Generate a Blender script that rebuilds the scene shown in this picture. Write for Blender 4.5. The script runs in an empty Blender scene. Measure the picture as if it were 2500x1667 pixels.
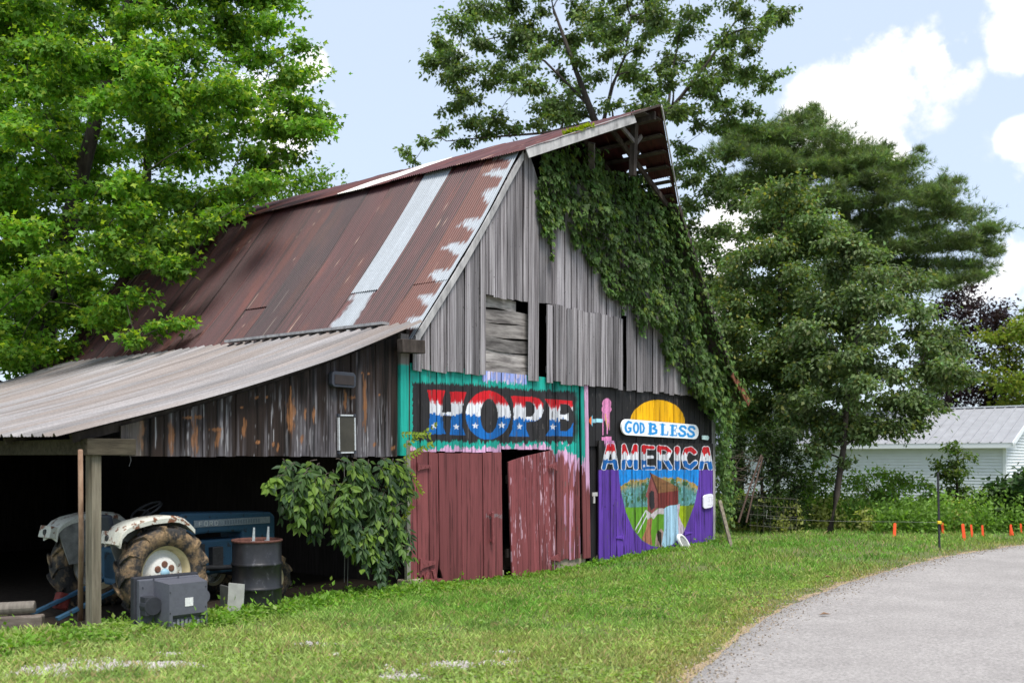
import bpy, math, random
import numpy as np
from mathutils import Vector, Matrix

random.seed(7)
rng = np.random.default_rng(11)
SC = bpy.context.scene
COLL = SC.collection

# ------------------------------------------------------------------ camera
EYE = 1.85                      # eye height above the barn's ground
FPX = 2440.0                    # focal length in photograph pixels (2500 wide)
HORIZON = 1117.0                # photograph row of the horizon
cam_data = bpy.data.cameras.new('camera')
cam = bpy.data.objects.new('camera', cam_data)
COLL.objects.link(cam)
cam.location = (0, 0, EYE)
cam.rotation_euler = (math.radians(90), 0, 0)
cam_data.sensor_width = 36.0
cam_data.lens = 36.0 * FPX / 2500.0
cam_data.shift_y = (HORIZON - 833.5) / 2500.0
cam_data.clip_start = 0.1
cam_data.clip_end = 2000
cam_data.dof.use_dof = True
cam_data.dof.focus_distance = 15.5
cam_data.dof.aperture_fstop = 1.5
SC.camera = cam

# ------------------------------------------------------------------ sky, sun, exposure
SUN_DIR = Vector((0.20, -0.40, 0.90)).normalized()      # towards the sun
SUN_EL = math.asin(SUN_DIR.z)
SUN_AZ = math.atan2(SUN_DIR.x, SUN_DIR.y)
world = bpy.data.worlds.new('World')
SC.world = world
world.use_nodes = True
wt = world.node_tree
wt.nodes.clear()

def wn(kind, **kw):
    n = wt.nodes.new(kind)
    for k, v in kw.items():
        setattr(n, k, v)
    return n

def wmath(op, a, b=None, c=None, clamp=False):
    n = wn('ShaderNodeMath', operation=op)
    n.use_clamp = clamp
    for i, v in enumerate((a, b, c)):
        if v is None:
            continue
        if hasattr(v, 'is_output'):
            wt.links.new(v, n.inputs[i])
        else:
            n.inputs[i].default_value = v
    return n.outputs[0]

sky = wn('ShaderNodeTexSky', sky_type='NISHITA')
sky.sun_disc = False
sky.sun_elevation = SUN_EL
sky.sun_rotation = SUN_AZ
sky.air_density = 1.0
sky.dust_density = 1.6
sky.ozone_density = 1.2
tc = wn('ShaderNodeTexCoord')
sep = wn('ShaderNodeSeparateXYZ')
wt.links.new(tc.outputs['Generated'], sep.inputs[0])
# clouds: noise on a flat layer overhead
den = wmath('ADD', wmath('MAXIMUM', sep.outputs[2], 0.0), 0.28)
cx = wmath('DIVIDE', sep.outputs[0], den)
cy = wmath('DIVIDE', sep.outputs[1], den)
comb = wn('ShaderNodeCombineXYZ')
wt.links.new(cx, comb.inputs[0])
wt.links.new(cy, comb.inputs[1])
wt.links.new(wmath('MULTIPLY', sep.outputs[2], 1.6), comb.inputs[2])
cn = wn('ShaderNodeTexNoise')
cn.inputs['Scale'].default_value = 2.3
cn.inputs['Detail'].default_value = 7.0
cn.inputs['Roughness'].default_value = 0.56
cn.inputs['Distortion'].default_value = 0.25
wt.links.new(comb.outputs[0], cn.inputs['Vector'])
cloud = wmath('MULTIPLY', cn.outputs[0], 1.0)
# a finer noise that breaks up the cloud edges
cn2 = wn('ShaderNodeTexNoise')
cn2.inputs['Scale'].default_value = 13.0
cn2.inputs['Detail'].default_value = 9.0
cn2.inputs['Roughness'].default_value = 0.6
wt.links.new(tc.outputs['Generated'], cn2.inputs['Vector'])
# individual cumulus heaps (direction, angular radius, weight), all round the sky
def pxdir(px, py):
    return Vector(((px - 1250) / FPX, 1.0, (HORIZON - py) / FPX)).normalized()
HEAPS = [(pxdir(2170, 195), .052, .34), (pxdir(2270, 150), .040, .34), (pxdir(2070, 260), .052, .34), (pxdir(2130, 290), .045, .32), (pxdir(2000, 290), .035, .3),
         (pxdir(2500, 60), .036, .32), (pxdir(2470, 470), .050, .15), (pxdir(2500, 640), .045, .26),
         (pxdir(2430, 720), .040, .24), (pxdir(1830, 560), .07, .22), (pxdir(1720, 700), .08, .28),
         (pxdir(765, 145), .020, .3), (pxdir(725, 180), .026, .28), (pxdir(640, 260), .060, .26), (pxdir(690, 400), .04, .24), (pxdir(300, 80), .07, .14),
         (pxdir(1090, 130), .02, .14), (pxdir(2490, 345), .018, .3)]
R2 = random.Random(5)
for k in range(22):
    az = math.radians(R2.uniform(50, 310)); el = math.radians(R2.uniform(8, 55))
    HEAPS.append((Vector((math.sin(az) * math.cos(el), math.cos(az) * math.cos(el), math.sin(el))), R2.uniform(.05, .11), .30))
acc = None
for d, rad, wgt in HEAPS:
    dot = wn('ShaderNodeVectorMath', operation='DISTANCE')
    wt.links.new(tc.outputs['Generated'], dot.inputs[0])
    dot.inputs[1].default_value = d
    f = wmath('SUBTRACT', 1.0, wmath('DIVIDE', dot.outputs['Value'], rad * 1.6), clamp=True)
    f = wmath('MULTIPLY', f, wgt * 1.7)
    acc = f if acc is None else wmath('MAXIMUM', acc, f)
heap = wmath('MULTIPLY', acc, wmath('MAXIMUM', wmath('SUBTRACT', wmath('MULTIPLY', cn2.outputs[0], 4.4), 1.0), 0.0))
total = wmath('ADD', wmath('MULTIPLY', cloud, 0.62), heap)
mr = wn('ShaderNodeMapRange')
mr.interpolation_type = 'SMOOTHSTEP'
wt.links.new(total, mr.inputs['Value'])
mr.inputs['From Min'].default_value = 0.50
mr.inputs['From Max'].default_value = 0.68
# thin veil of haze towards the horizon
mix0 = wn('ShaderNodeMix', data_type='RGBA')
mix0.inputs['A'].default_value = (1, 1, 1, 1)
skyg = wn('ShaderNodeMix', data_type='RGBA')
skyg.inputs['Factor'].default_value = 0.6
wt.links.new(sky.outputs[0], skyg.inputs['A'])
skyg.inputs['B'].default_value = (7.7, 8.9, 10.7, 1)
cm = wn('ShaderNodeMix', data_type='RGBA')
wt.links.new(mr.outputs[0], cm.inputs['Factor'])
wt.links.new(skyg.outputs['Result'], cm.inputs['A'])
cs = wn('ShaderNodeMix', data_type='RGBA')
wt.links.new(wmath('MULTIPLY', wmath('SUBTRACT', cn2.outputs[0], .32, clamp=True), 3.0, clamp=True), cs.inputs['Factor'])
cs.inputs['A'].default_value = (7.9, 8.2, 8.8, 1)
cs.inputs['B'].default_value = (10.8, 10.6, 10.3, 1)
wt.links.new(cs.outputs['Result'], cm.inputs['B'])
bg = wn('ShaderNodeBackground')
bg.inputs['Strength'].default_value = 0.069
wt.links.new(cm.outputs['Result'], bg.inputs['Color'])
wo = wn('ShaderNodeOutputWorld')
wt.links.new(bg.outputs[0], wo.inputs['Surface'])

sun_data = bpy.data.lights.new('sun', 'SUN')
sun_data.energy = 2.7
sun_data.angle = math.radians(24)
sun_data.color = (1.0, 0.955, 0.89)
sun = bpy.data.objects.new('sun', sun_data)
COLL.objects.link(sun)
sun.rotation_euler = SUN_DIR.to_track_quat('Z', 'Y').to_euler()
sun.location = (0, 0, 30)

SC.view_settings.view_transform = 'Standard'
SC.view_settings.look = 'None'
SC.view_settings.exposure = 0.93
SC.view_settings.gamma = 1.0
SC.view_settings.use_curve_mapping = False
SC.render.engine = 'CYCLES'
SC.cycles.max_bounces = 6
SC.cycles.diffuse_bounces = 3
SC.cycles.transparent_max_bounces = 8
SC.cycles.use_adaptive_sampling = True
SC.cycles.use_denoising = True

# ------------------------------------------------------------------ small helpers
def ground(px, py, z=0.0):
    """photograph pixel -> point on the level ground"""
    d = (EYE - z) * FPX / (py - HORIZON)
    return Vector(((px - 1250) / FPX * d, d, z))

def at(px, py, d):
    """photograph pixel at a given distance -> point in the place"""
    return Vector(((px - 1250) / FPX * d, d, EYE + (HORIZON - py) / FPX * d))

def lin(r, g, b):
    def f(c):
        c /= 255.0
        return c / 12.92 if c <= 0.04045 else ((c + 0.055) / 1.055) ** 2.4
    return np.array((f(r), f(g), f(b)))

def hash2(ix, iy, seed=0):
    h = (ix.astype(np.int64) * 374761393 + iy.astype(np.int64) * 668265263 + seed * 974634777) & 0x7fffffff
    h = ((h ^ (h >> 13)) * 1274126177) & 0x7fffffff
    return ((h ^ (h >> 16)) & 0xffff) / 65535.0

def vnoise(x, y, seed=0):
    x = np.asarray(x, float); y = np.asarray(y, float)
    x, y = np.broadcast_arrays(x, y)
    ix = np.floor(x); iy = np.floor(y)
    fx = x - ix; fy = y - iy
    fx = fx * fx * (3 - 2 * fx); fy = fy * fy * (3 - 2 * fy)
    a = hash2(ix, iy, seed); b = hash2(ix + 1, iy, seed)
    c = hash2(ix, iy + 1, seed); d = hash2(ix + 1, iy + 1, seed)
    return (a * (1 - fx) + b * fx) * (1 - fy) + (c * (1 - fx) + d * fx) * fy

def fbm(x, y, seed=0, o=4):
    s = 0; a = .5; t = 0
    for k in range(o):
        s = s + a * vnoise(np.asarray(x) * 2 ** k, np.asarray(y) * 2 ** k, seed + k); t += a; a *= .55
    return s / t

def sstep(a, b, x):
    t = np.clip((x - a) / (b - a), 0, 1)
    return t * t * (3 - 2 * t)

def mesh_np(name, V, F, mat=None, parent=None, col=None, smooth=False):
    V = np.ascontiguousarray(V, dtype=np.float32)
    Fs = F if isinstance(F, list) else [F]
    Fs = [np.asarray(f, dtype=np.int32) for f in Fs if len(f)]
    me = bpy.data.meshes.new(name)
    me.vertices.add(len(V))
    me.vertices.foreach_set('co', V.ravel())
    idx = np.concatenate([f.ravel() for f in Fs])
    starts = []
    o = 0
    for f in Fs:
        k = f.shape[1]
        starts.append(o + np.arange(len(f)) * k)
        o += f.size
    starts = np.concatenate(starts).astype(np.int32)
    me.loops.add(len(idx))
    me.loops.foreach_set('vertex_index', idx)
    me.polygons.add(len(starts))
    me.polygons.foreach_set('loop_start', starts)
    me.polygons.foreach_set('use_smooth', np.full(len(starts), bool(smooth), dtype=bool))
    me.update(calc_edges=True)
    if col is not None:
        a = me.color_attributes.new('Col', 'FLOAT_COLOR', 'POINT')
        c4 = np.ones((len(V), 4), dtype=np.float32)
        c4[:, :3] = col
        a.data.foreach_set('color', c4.ravel())
    if mat:
        me.materials.append(mat)
    return link(name, me, parent)

def link(name, me, parent=None):
    o = bpy.data.objects.new(name, me)
    COLL.objects.link(o)
    if parent is not None:
        o.parent = parent
    return o

def tag(o, label=None, cat=None, group=None, kind=None):
    if label: o['label'] = label
    if cat: o['category'] = cat
    if group: o['group'] = group
    if kind: o['kind'] = kind
    return o

def empty(name, loc=(0, 0, 0), rz=0.0, label=None, cat=None, group=None):
    o = bpy.data.objects.new(name, None)
    COLL.objects.link(o)
    o.location = loc
    o.rotation_euler = (0, 0, rz)
    o.empty_display_size = .2
    return tag(o, label, cat, group)

class Geo:
    """collects boxes, bars, tubes and lathes into one mesh"""
    def __init__(self):
        self.v = []; self.f = []
    def add(self, vs, fs):
        b = len(self.v)
        self.v += [tuple(v) for v in vs]
        self.f += [tuple(i + b for i in f) for f in fs]
        return self
    def box(self, c, s, rot=None):
        vs = [Vector((x * s[0] / 2, y * s[1] / 2, z * s[2] / 2)) for x in (-1, 1) for y in (-1, 1) for z in (-1, 1)]
        if rot is not None: vs = [rot @ v for v in vs]
        return self.add([v + Vector(c) for v in vs], [(0, 1, 3, 2), (4, 6, 7, 5), (0, 4, 5, 1), (2, 3, 7, 6), (0, 2, 6, 4), (1, 5, 7, 3)])
    def bar(self, a, b, w, h, up=(0, 0, 1)):
        a = Vector(a); b = Vector(b); t = (b - a)
        L = t.length; t = t / L
        upv = Vector(up)
        if abs(t.dot(upv)) > .98: upv = Vector((0, 1, 0))
        s = t.cross(upv).normalized(); n = s.cross(t)
        rot = Matrix((t, s, n)).transposed()
        return self.box((a + b) / 2, (L, w, h), rot)
    def tube(self, pts, rad, n=8, cap=True):
        pts = [Vector(p) for p in pts]
        if not hasattr(rad, '__len__'): rad = [rad] * len(pts)
        rings = []
        ref = Vector((0, 0, 1))
        for i, p in enumerate(pts):
            t = (pts[min(i + 1, len(pts) - 1)] - pts[max(i - 1, 0)]).normalized()
            r = ref if abs(t.dot(ref)) < .95 else Vector((1, 0, 0))
            s = t.cross(r).normalized(); u = s.cross(t)
            rings.append([p + (s * math.cos(a) + u * math.sin(a)) * rad[i] for a in [2 * math.pi * k / n for k in range(n)]])
        vs = [v for r in rings for v in r]
        fs = [(i * n + k, i * n + (k + 1) % n, (i + 1) * n + (k + 1) % n, (i + 1) * n + k) for i in range(len(pts) - 1) for k in range(n)]
        if cap:
            fs += [tuple(range(n - 1, -1, -1)), tuple((len(pts) - 1) * n + k for k in range(n))]
        return self.add(vs, fs)
    def lathe(self, prof, n=32, axis='z', c=(0, 0, 0)):
        vs = []
        for r, h in prof:
            for k in range(n):
                a = 2 * math.pi * k / n
                p = (r * math.cos(a), r * math.sin(a), h)
                if axis == 'y': p = (p[0], p[2], p[1])
                if axis == 'x': p = (p[2], p[0], p[1])
                vs.append(Vector(p) + Vector(c))
        m = len(prof)
        fs = [(i * n + k, i * n + (k + 1) % n, (i + 1) * n + (k + 1) % n, (i + 1) * n + k) for i in range(m - 1) for k in range(n)]
        return self.add(vs, fs)
    def prism(self, poly, y0, y1):
        """polygon in (x, z) extruded along y"""
        n = len(poly)
        vs = [(x, y0, z) for x, z in poly] + [(x, y1, z) for x, z in poly]
        fs = [tuple(range(n)), tuple(range(2 * n - 1, n - 1, -1))]
        fs += [(i, i + n, (i + 1) % n + n, (i + 1) % n) for i in range(n)]
        return self.add(vs, fs)
    def build(self, name, mat, parent=None, smooth=False, bevel=0.0, auto=None):
        me = bpy.data.meshes.new(name)
        me.from_pydata(self.v, [], self.f)
        me.update()
        if mat: me.materials.append(mat)
        me.polygons.foreach_set('use_smooth', [bool(smooth)] * len(me.polygons))
        if smooth:
            if auto is not None:
                me.set_sharp_from_angle(angle=math.radians(auto))
        o = link(name, me, parent)
        if bevel:
            m = o.modifiers.new('bevel', 'BEVEL'); m.width = bevel; m.segments = 2; m.limit_method = 'ANGLE'
        return o

# ------------------------------------------------------------------ materials
def material(name):
    m = bpy.data.materials.new(name)
    m.use_nodes = True
    t = m.node_tree
    t.nodes.clear()
    out = t.nodes.new('ShaderNodeOutputMaterial')
    b = t.nodes.new('ShaderNodeBsdfPrincipled')
    t.links.new(b.outputs[0], out.inputs[0])
    return m, t, b, out

def nd(t, kind, ins=None, **kw):
    n = t.nodes.new(kind)
    for k, v in kw.items(): setattr(n, k, v)
    for k, v in (ins or {}).items():
        if hasattr(v, 'is_output'): t.links.new(v, n.inputs[k])
        else: n.inputs[k].default_value = v
    return n

def obj_coord(t, scale=(1, 1, 1), rand=True):
    tc = nd(t, 'ShaderNodeTexCoord')
    src = tc.outputs['Object']
    if rand:
        oi = nd(t, 'ShaderNodeObjectInfo')
        mul = nd(t, 'ShaderNodeMath', {0: oi.outputs['Random'], 1: 37.0}, operation='MULTIPLY')
        cb = nd(t, 'ShaderNodeCombineXYZ', {0: mul.outputs[0], 1: mul.outputs[0], 2: mul.outputs[0]})
        src = nd(t, 'ShaderNodeVectorMath', {0: src, 1: cb.outputs[0]}, operation='ADD').outputs[0]
    return nd(t, 'ShaderNodeMapping', {'Vector': src, 'Scale': scale}).outputs[0]

def noise(t, vec, scale, detail=4, rough=.6, dist=0.0):
    return nd(t, 'ShaderNodeTexNoise', {'Vector': vec, 'Scale': scale, 'Detail': detail, 'Roughness': rough, 'Distortion': dist}).outputs[0]

def ramp(t, fac, stops):
    n = nd(t, 'ShaderNodeValToRGB', {0: fac})
    e = n.color_ramp.elements
    while len(e) > len(stops): e.remove(e[-1])
    while len(e) < len(stops): e.new(1.0)
    for el, (p, c) in zip(e, stops):
        el.position = p
        el.color = (*c, 1) if len(c) == 3 else c
    return n.outputs[0]

def mixc(t, fac, a, b, mode='MIX'):
    n = nd(t, 'ShaderNodeMix', data_type='RGBA', blend_type=mode)
    for k, v in (('Factor', fac), ('A', a), ('B', b)):
        s = n.inputs[k]
        if k == 'A': s = n.inputs[6]
        if k == 'B': s = n.inputs[7]
        if hasattr(v, 'is_output'): t.links.new(v, s)
        else: s.default_value = v if k == 'Factor' else (*v[:3], 1)
    return n.outputs[2]

def bump(t, h, strength=.4, dist=.01):
    return nd(t, 'ShaderNodeBump', {'Height': h, 'Strength': strength, 'Distance': dist}).outputs[0]

def g(v): return (v, v, v)

def wood_gray(name, cols, grain=(58, 58, .75), var=.5, streak=False):
    m, t, b, _ = material(name)
    v = obj_coord(t, grain)
    n1 = noise(t, v, 1.0, 6, .62, .12)
    v2 = obj_coord(t, (1.5, 1.5, .8))
    n2 = noise(t, v2, 1.0, 4)
    c = ramp(t, n1, cols)
    vary = ramp(t, n2, [(.3, g(.8)), (.7, g(1.1))])
    c = mixc(t, 1.0, c, vary, 'MULTIPLY')
    if streak:      # silvered and blackened streaks, nail stains
        n3 = noise(t, obj_coord(t, (24, 24, .3)), 1.0, 6, .7, .05)
        c = mixc(t, 1.0, c, ramp(t, n3, [(.37, (.26, .245, .25)), (.46, (.76, .74, .75)), (.55, (1.0, 1.0, 1.0)), (.7, (1.25, 1.25, 1.27))]), 'MULTIPLY')
        n4 = noise(t, obj_coord(t, (60, 60, 16)), 1.0, 2, .5)
        c = mixc(t, ramp(t, n4, [(.70, g(0)), (.74, g(1))]), c, (.045, .04, .04))
    oi = nd(t, 'ShaderNodeObjectInfo')
    rr = ramp(t, oi.outputs['Random'], [(0, g(1 - var)), (.5, (1, .985, .97)), (1, g(1 + var * .35))])
    c = mixc(t, 1.0, c, rr, 'MULTIPLY')
    t.links.new(c, b.inputs['Base Color'])
    b.inputs['Roughness'].default_value = .85
    b.inputs['Specular IOR Level'].default_value = .2
    t.links.new(bump(t, n1, .7, .012), b.inputs['Normal'])
    return m

M = {}
M['barn_wood'] = wood_gray('weathered grey boards', [(.24, (.045, .042, .045)), (.38, (.17, .16, .168)), (.51, (.315, .298, .312)), (.72, (.50, .48, .50))], streak=True)
M['plank_wood'] = wood_gray('rough sawn planks', [(.2, (.04, .034, .034)), (.4, (.16, .145, .14)), (.6, (.36, .335, .32)), (.8, (.50, .47, .45))], (2.0, 30, 14))
M['trim_wood'] = wood_gray('weathered trim', [(.2, (.12, .115, .115)), (.45, (.36, .355, .36)), (.75, (.56, .55, .55))], (9, 9, 3), .2)
M['dark_beam'] = wood_gray('dark timber', [(.2, (.018, .014, .012)), (.5, (.06, .048, .042)), (.8, (.13, .11, .10))], (9, 9, 3), .2)
M['post_dark'] = wood_gray('dim timber', [(.2, (.05, .045, .042)), (.5, (.13, .115, .11)), (.8, (.22, .2, .19))], (9, 9, 3), .2)
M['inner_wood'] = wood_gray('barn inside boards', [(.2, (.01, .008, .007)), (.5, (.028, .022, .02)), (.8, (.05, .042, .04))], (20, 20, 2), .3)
M['post_wood'] = wood_gray('treated post', [(.2, (.045, .04, .03)), (.45, (.15, .132, .098)), (.75, (.28, .25, .19))], (22, 22, 1.6), .1)
M['header_wood'] = wood_gray('olive brown header beam', [(.2, (.02, .017, .012)), (.45, (.055, .046, .032)), (.75, (.10, .086, .06))], (3, 22, 22), .1)  # dark olive-brown is the beam's own colour
M['pole_wood'] = wood_gray('peeled pole', [(.2, (.16, .09, .06)), (.5, (.36, .23, .16)), (.8, (.52, .37, .27))], (9, 9, 2), .1)
M['log_wood'] = wood_gray('split log', [(.2, (.05, .04, .034)), (.5, (.14, .115, .10)), (.8, (.25, .22, .19))], (5, 12, 12), .2)
M['bark'] = wood_gray('bark', [(.2, (.018, .014, .012)), (.5, (.055, .045, .038)), (.8, (.11, .095, .08))], (8, 8, 2), .1)
M['pale_pipe'] = wood_gray('pale conduit', [(.2, (.12, .11, .085)), (.5, (.26, .25, .20)), (.8, (.38, .36, .31))], (6, 6, 3), .1)

def painted_wood(name, rough=.62, grain=(55, 55, 1.6), gstr=.42):
    m, t, b, _ = material(name)
    at_ = nd(t, 'ShaderNodeAttribute', attribute_name='Col')
    n1 = noise(t, obj_coord(t, grain), 1.0, 5, .65, .3)
    dark = ramp(t, n1, [(.24, g(1 - gstr * 1.5)), (.42, g(.95)), (.72, g(1.08))])
    c = mixc(t, 1.0, at_.outputs['Color'], dark, 'MULTIPLY')
    n3 = noise(t, obj_coord(t, (17, 17, .45)), 1.0, 5, .65, .1)
    c = mixc(t, 1.0, c, ramp(t, n3, [(.33, g(.45)), (.46, g(.95)), (.7, g(1.14))]), 'MULTIPLY')
    oi = nd(t, 'ShaderNodeObjectInfo')
    rr = ramp(t, oi.outputs['Random'], [(0, g(.74)), (1, g(1.1))])
    c = mixc(t, 1.0, c, rr, 'MULTIPLY')
    t.links.new(c, b.inputs['Base Color'])
    b.inputs['Roughness'].default_value = rough
    b.inputs['Specular IOR Level'].default_value = .25
    t.links.new(bump(t, n1, .55, .01), b.inputs['Normal'])
    return m
M['mural'] = painted_wood('mural paint on boards')
M['stained'] = painted_wood('stained rough boards', .8, (70, 70, 2.2), .5)

def simple(name, col, rough=.6, metal=0.0, nscale=0, namt=.25, spec=.3, bumps=0.0, aniso=(1, 1, 1), rand=True):
    m, t, b, _ = material(name)
    if nscale:
        n1 = noise(t, obj_coord(t, aniso, rand), nscale, 5, .62)
        c = ramp(t, n1, [(.3, tuple(max(0, x * (1 - namt)) for x in col)), (.7, tuple(min(1, x * (1 + namt)) for x in col))])
        t.links.new(c, b.inputs['Base Color'])
        if bumps: t.links.new(bump(t, n1, bumps, .01), b.inputs['Normal'])
    else:
        b.inputs['Base Color'].default_value = (*col, 1)
    b.inputs['Roughness'].default_value = rough
    b.inputs['Metallic'].default_value = metal
    b.inputs['Specular IOR Level'].default_value = spec
    return m

def vcol(name, rough=.6, metal=0.0, spec=.3, nscale=60, namt=.18, bumps=0.0):
    m, t, b, _ = material(name)
    a = nd(t, 'ShaderNodeAttribute', attribute_name='Col')
    n1 = noise(t, obj_coord(t, (1, 1, 1)), nscale, 4, .6)
    k = ramp(t, n1, [(.3, g(1 - namt)), (.7, g(1 + namt))])
    t.links.new(mixc(t, 1.0, a.outputs['Color'], k, 'MULTIPLY'), b.inputs['Base Color'])
    if bumps: t.links.new(bump(t, n1, bumps, .01), b.inputs['Normal'])
    b.inputs['Roughness'].default_value = rough
    b.inputs['Metallic'].default_value = metal
    b.inputs['Specular IOR Level'].default_value = spec
    return m
M['sign_paint'] = vcol('sign paint', .45, 0, .4, 20, .05)
M['sheet_paint'] = vcol('roofing sheet', .55, 0, .45, 45, .16, .15)

def leafmat(name, trans=.35, rough=.5, spec=.35):
    m, t, b, out = material(name)
    a = nd(t, 'ShaderNodeAttribute', attribute_name='Col')
    t.links.new(a.outputs['Color'], b.inputs['Base Color'])
    b.inputs['Roughness'].default_value = rough
    b.inputs['Specular IOR Level'].default_value = spec
    tr = nd(t, 'ShaderNodeBsdfTranslucent', {'Color': mixc(t, 1.0, a.outputs['Color'], (1.1, 1.2, .45), 'MULTIPLY')})
    mx = nd(t, 'ShaderNodeMixShader', {0: trans, 1: b.outputs[0], 2: tr.outputs[0]})
    t.links.new(mx.outputs[0], out.inputs[0])
    return m
M['leaf'] = leafmat('leaf', .52, .55, .3)
M['leaf_gloss'] = leafmat('glossy leaf', .44, .5, .3)
M['grass'] = leafmat('grass blade', .3, .6, .2)
# ------------------------------------------------------------------ the barn's own frame: x along the front, y into depth, z up
TH = math.radians(51.5)
UX, UY = math.cos(TH), math.sin(TH)
AX, AY = -1.477, 14.42          # front left corner of the barn on the ground
BLEN = 10.8                     # barn length
def fw(px, py, y=0.0):
    """photograph pixel -> (s, z) on the barn's front wall (or the plane y behind it)"""
    ax, ay = AX - UY * y, AY + UX * y
    t = (px - 1250) / FPX
    s = (t * ay - ax) / (UX - t * UY)
    d = ay + s * UY
    return s, EYE + (HORIZON - py) / FPX * d
def to_world(s, y, z):
    return Vector((AX + UX * s - UY * y, AY + UY * s + UX * y, z))
def to_barn(p):
    x, y = p[..., 0] - AX, p[..., 1] - AY
    return x * UX + y * UY, -x * UY + y * UX
def oblique(s, z, ox, oy, k):
    """wall metres -> units of the oblique sheet on which the murals were sketched"""
    X = AX + UX * s; Y = AY + UY * s
    return (1250 + FPX * X / Y - ox) * k, (HORIZON - FPX * (z - EYE) / Y - oy) * k
def F3(x, y, yl=0.0): return fw(960 + x / 2.614, 860 + y / 2.614, yl)
def F4(x, y, yl=0.0): return fw(1380 + x / 3.136, 900 + y / 3.136, yl)
def F6(x, y, yl=0.0): return fw(980 + x / 2.148, 230 + y / 2.148, yl)

MID = 4.77
S_BRK, Z_BRK, Z_RIDGE = 2.535, 6.86, 7.91
S_EAVE, Z_EAVE = 0.10, 3.70
def roof_z(s):
    s = np.asarray(s, float)
    m = np.where(s <= MID, s, 2 * MID - s)
    k = (m - S_EAVE) / (S_BRK - S_EAVE)
    low = Z_EAVE + k * (Z_BRK - Z_EAVE) - .09 * np.sin(np.pi * np.clip(k, 0, 1))
    up = Z_BRK + (m - S_BRK) / (MID - S_BRK) * (Z_RIDGE - Z_BRK)
    return np.where(m < S_BRK, low, up)

# ------------------------------------------------------------------ ground, road
def ground_material():
    m, t, b, _ = material('lawn soil')
    v = obj_coord(t, (1, 1, 1), False)
    n1 = noise(t, v, 1.4, 6, .6)
    n2 = noise(t, v, 22, 4, .7)
    c = ramp(t, n1, [(.3, (.085, .125, .03)), (.5, (.12, .165, .04)), (.68, (.20, .18, .08))])
    c = mixc(t, n2, c, (.10, .11, .035))
    c = mixc(t, 1.0, c, ramp(t, n2, [(.3, g(.6)), (.7, g(1.25))]), 'MULTIPLY')
    t.links.new(c, b.inputs['Base Color'])
    b.inputs['Roughness'].default_value = .95
    t.links.new(bump(t, n2, .6, .03), b.inputs['Normal'])
    return m
M['ground'] = ground_material()
def asphalt_material():
    m, t, b, _ = material('worn asphalt')
    v = obj_coord(t, (1, 1, 1), False)
    n1 = noise(t, v, 1.1, 5, .6)
    n2 = noise(t, v, 30, 5, .85)
    n3 = noise(t, v, 9, 5, .75)
    c = ramp(t, n1, [(.3, (.258, .240, .230)), (.7, (.322, .301, .288))])
    c = mixc(t, 1.0, c, ramp(t, n2, [(.28, g(.38)), (.5, g(1.0)), (.72, g(1.55))]), 'MULTIPLY')
    c = mixc(t, 1.0, c, ramp(t, n3, [(.3, g(.92)), (.7, g(1.07))]), 'MULTIPLY')
    n5 = noise(t, v, .5, 3, .5)
    c = mixc(t, 1.0, c, ramp(t, n5, [(.35, g(.95)), (.6, g(1.02))]), 'MULTIPLY')
    t.links.new(c, b.inputs['Base Color'])
    b.inputs['Roughness'].default_value = .9
    t.links.new(bump(t, n2, .7, .012), b.inputs['Normal'])
    return m
M['asphalt'] = asphalt_material()
M['sand'] = simple('sandy verge', (.33, .25, .165), .95, 0, 30, .35, .1, .5, rand=False)
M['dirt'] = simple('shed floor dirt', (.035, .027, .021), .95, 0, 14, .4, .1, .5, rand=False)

def gz(x, y):
    """height of the ground: a slight hollow in front of the barn doors"""
    p = np.stack([np.asarray(x, float), np.asarray(y, float), np.zeros(np.shape(x))], -1)
    s, q = to_barn(p)
    return -.13 * np.exp(-((s - 2.9) / 3.0) ** 2) * np.exp(-((q + .2) / 1.5) ** 2)
gxs = np.concatenate([np.linspace(-220, -14, 12), np.arange(-13.5, 14, .5), np.linspace(14, 220, 12)])
gys = np.concatenate([np.linspace(-40, 4, 6), np.arange(4.5, 32, .5), np.linspace(32, 460, 18)])
GX, GY = np.meshgrid(gxs, gys, indexing='ij')
V = np.stack([GX, GY, gz(GX, GY)], -1).reshape(-1, 3); ny_ = len(gys)
F = np.array([(i * ny_ + j, (i + 1) * ny_ + j, (i + 1) * ny_ + j + 1, i * ny_ + j + 1) for i in range(len(gxs) - 1) for j in range(ny_ - 1)])
tag(mesh_np('ground', V, F, M['ground']), 'grassy ground around the barn reaching the horizon', 'ground', kind='structure')

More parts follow.
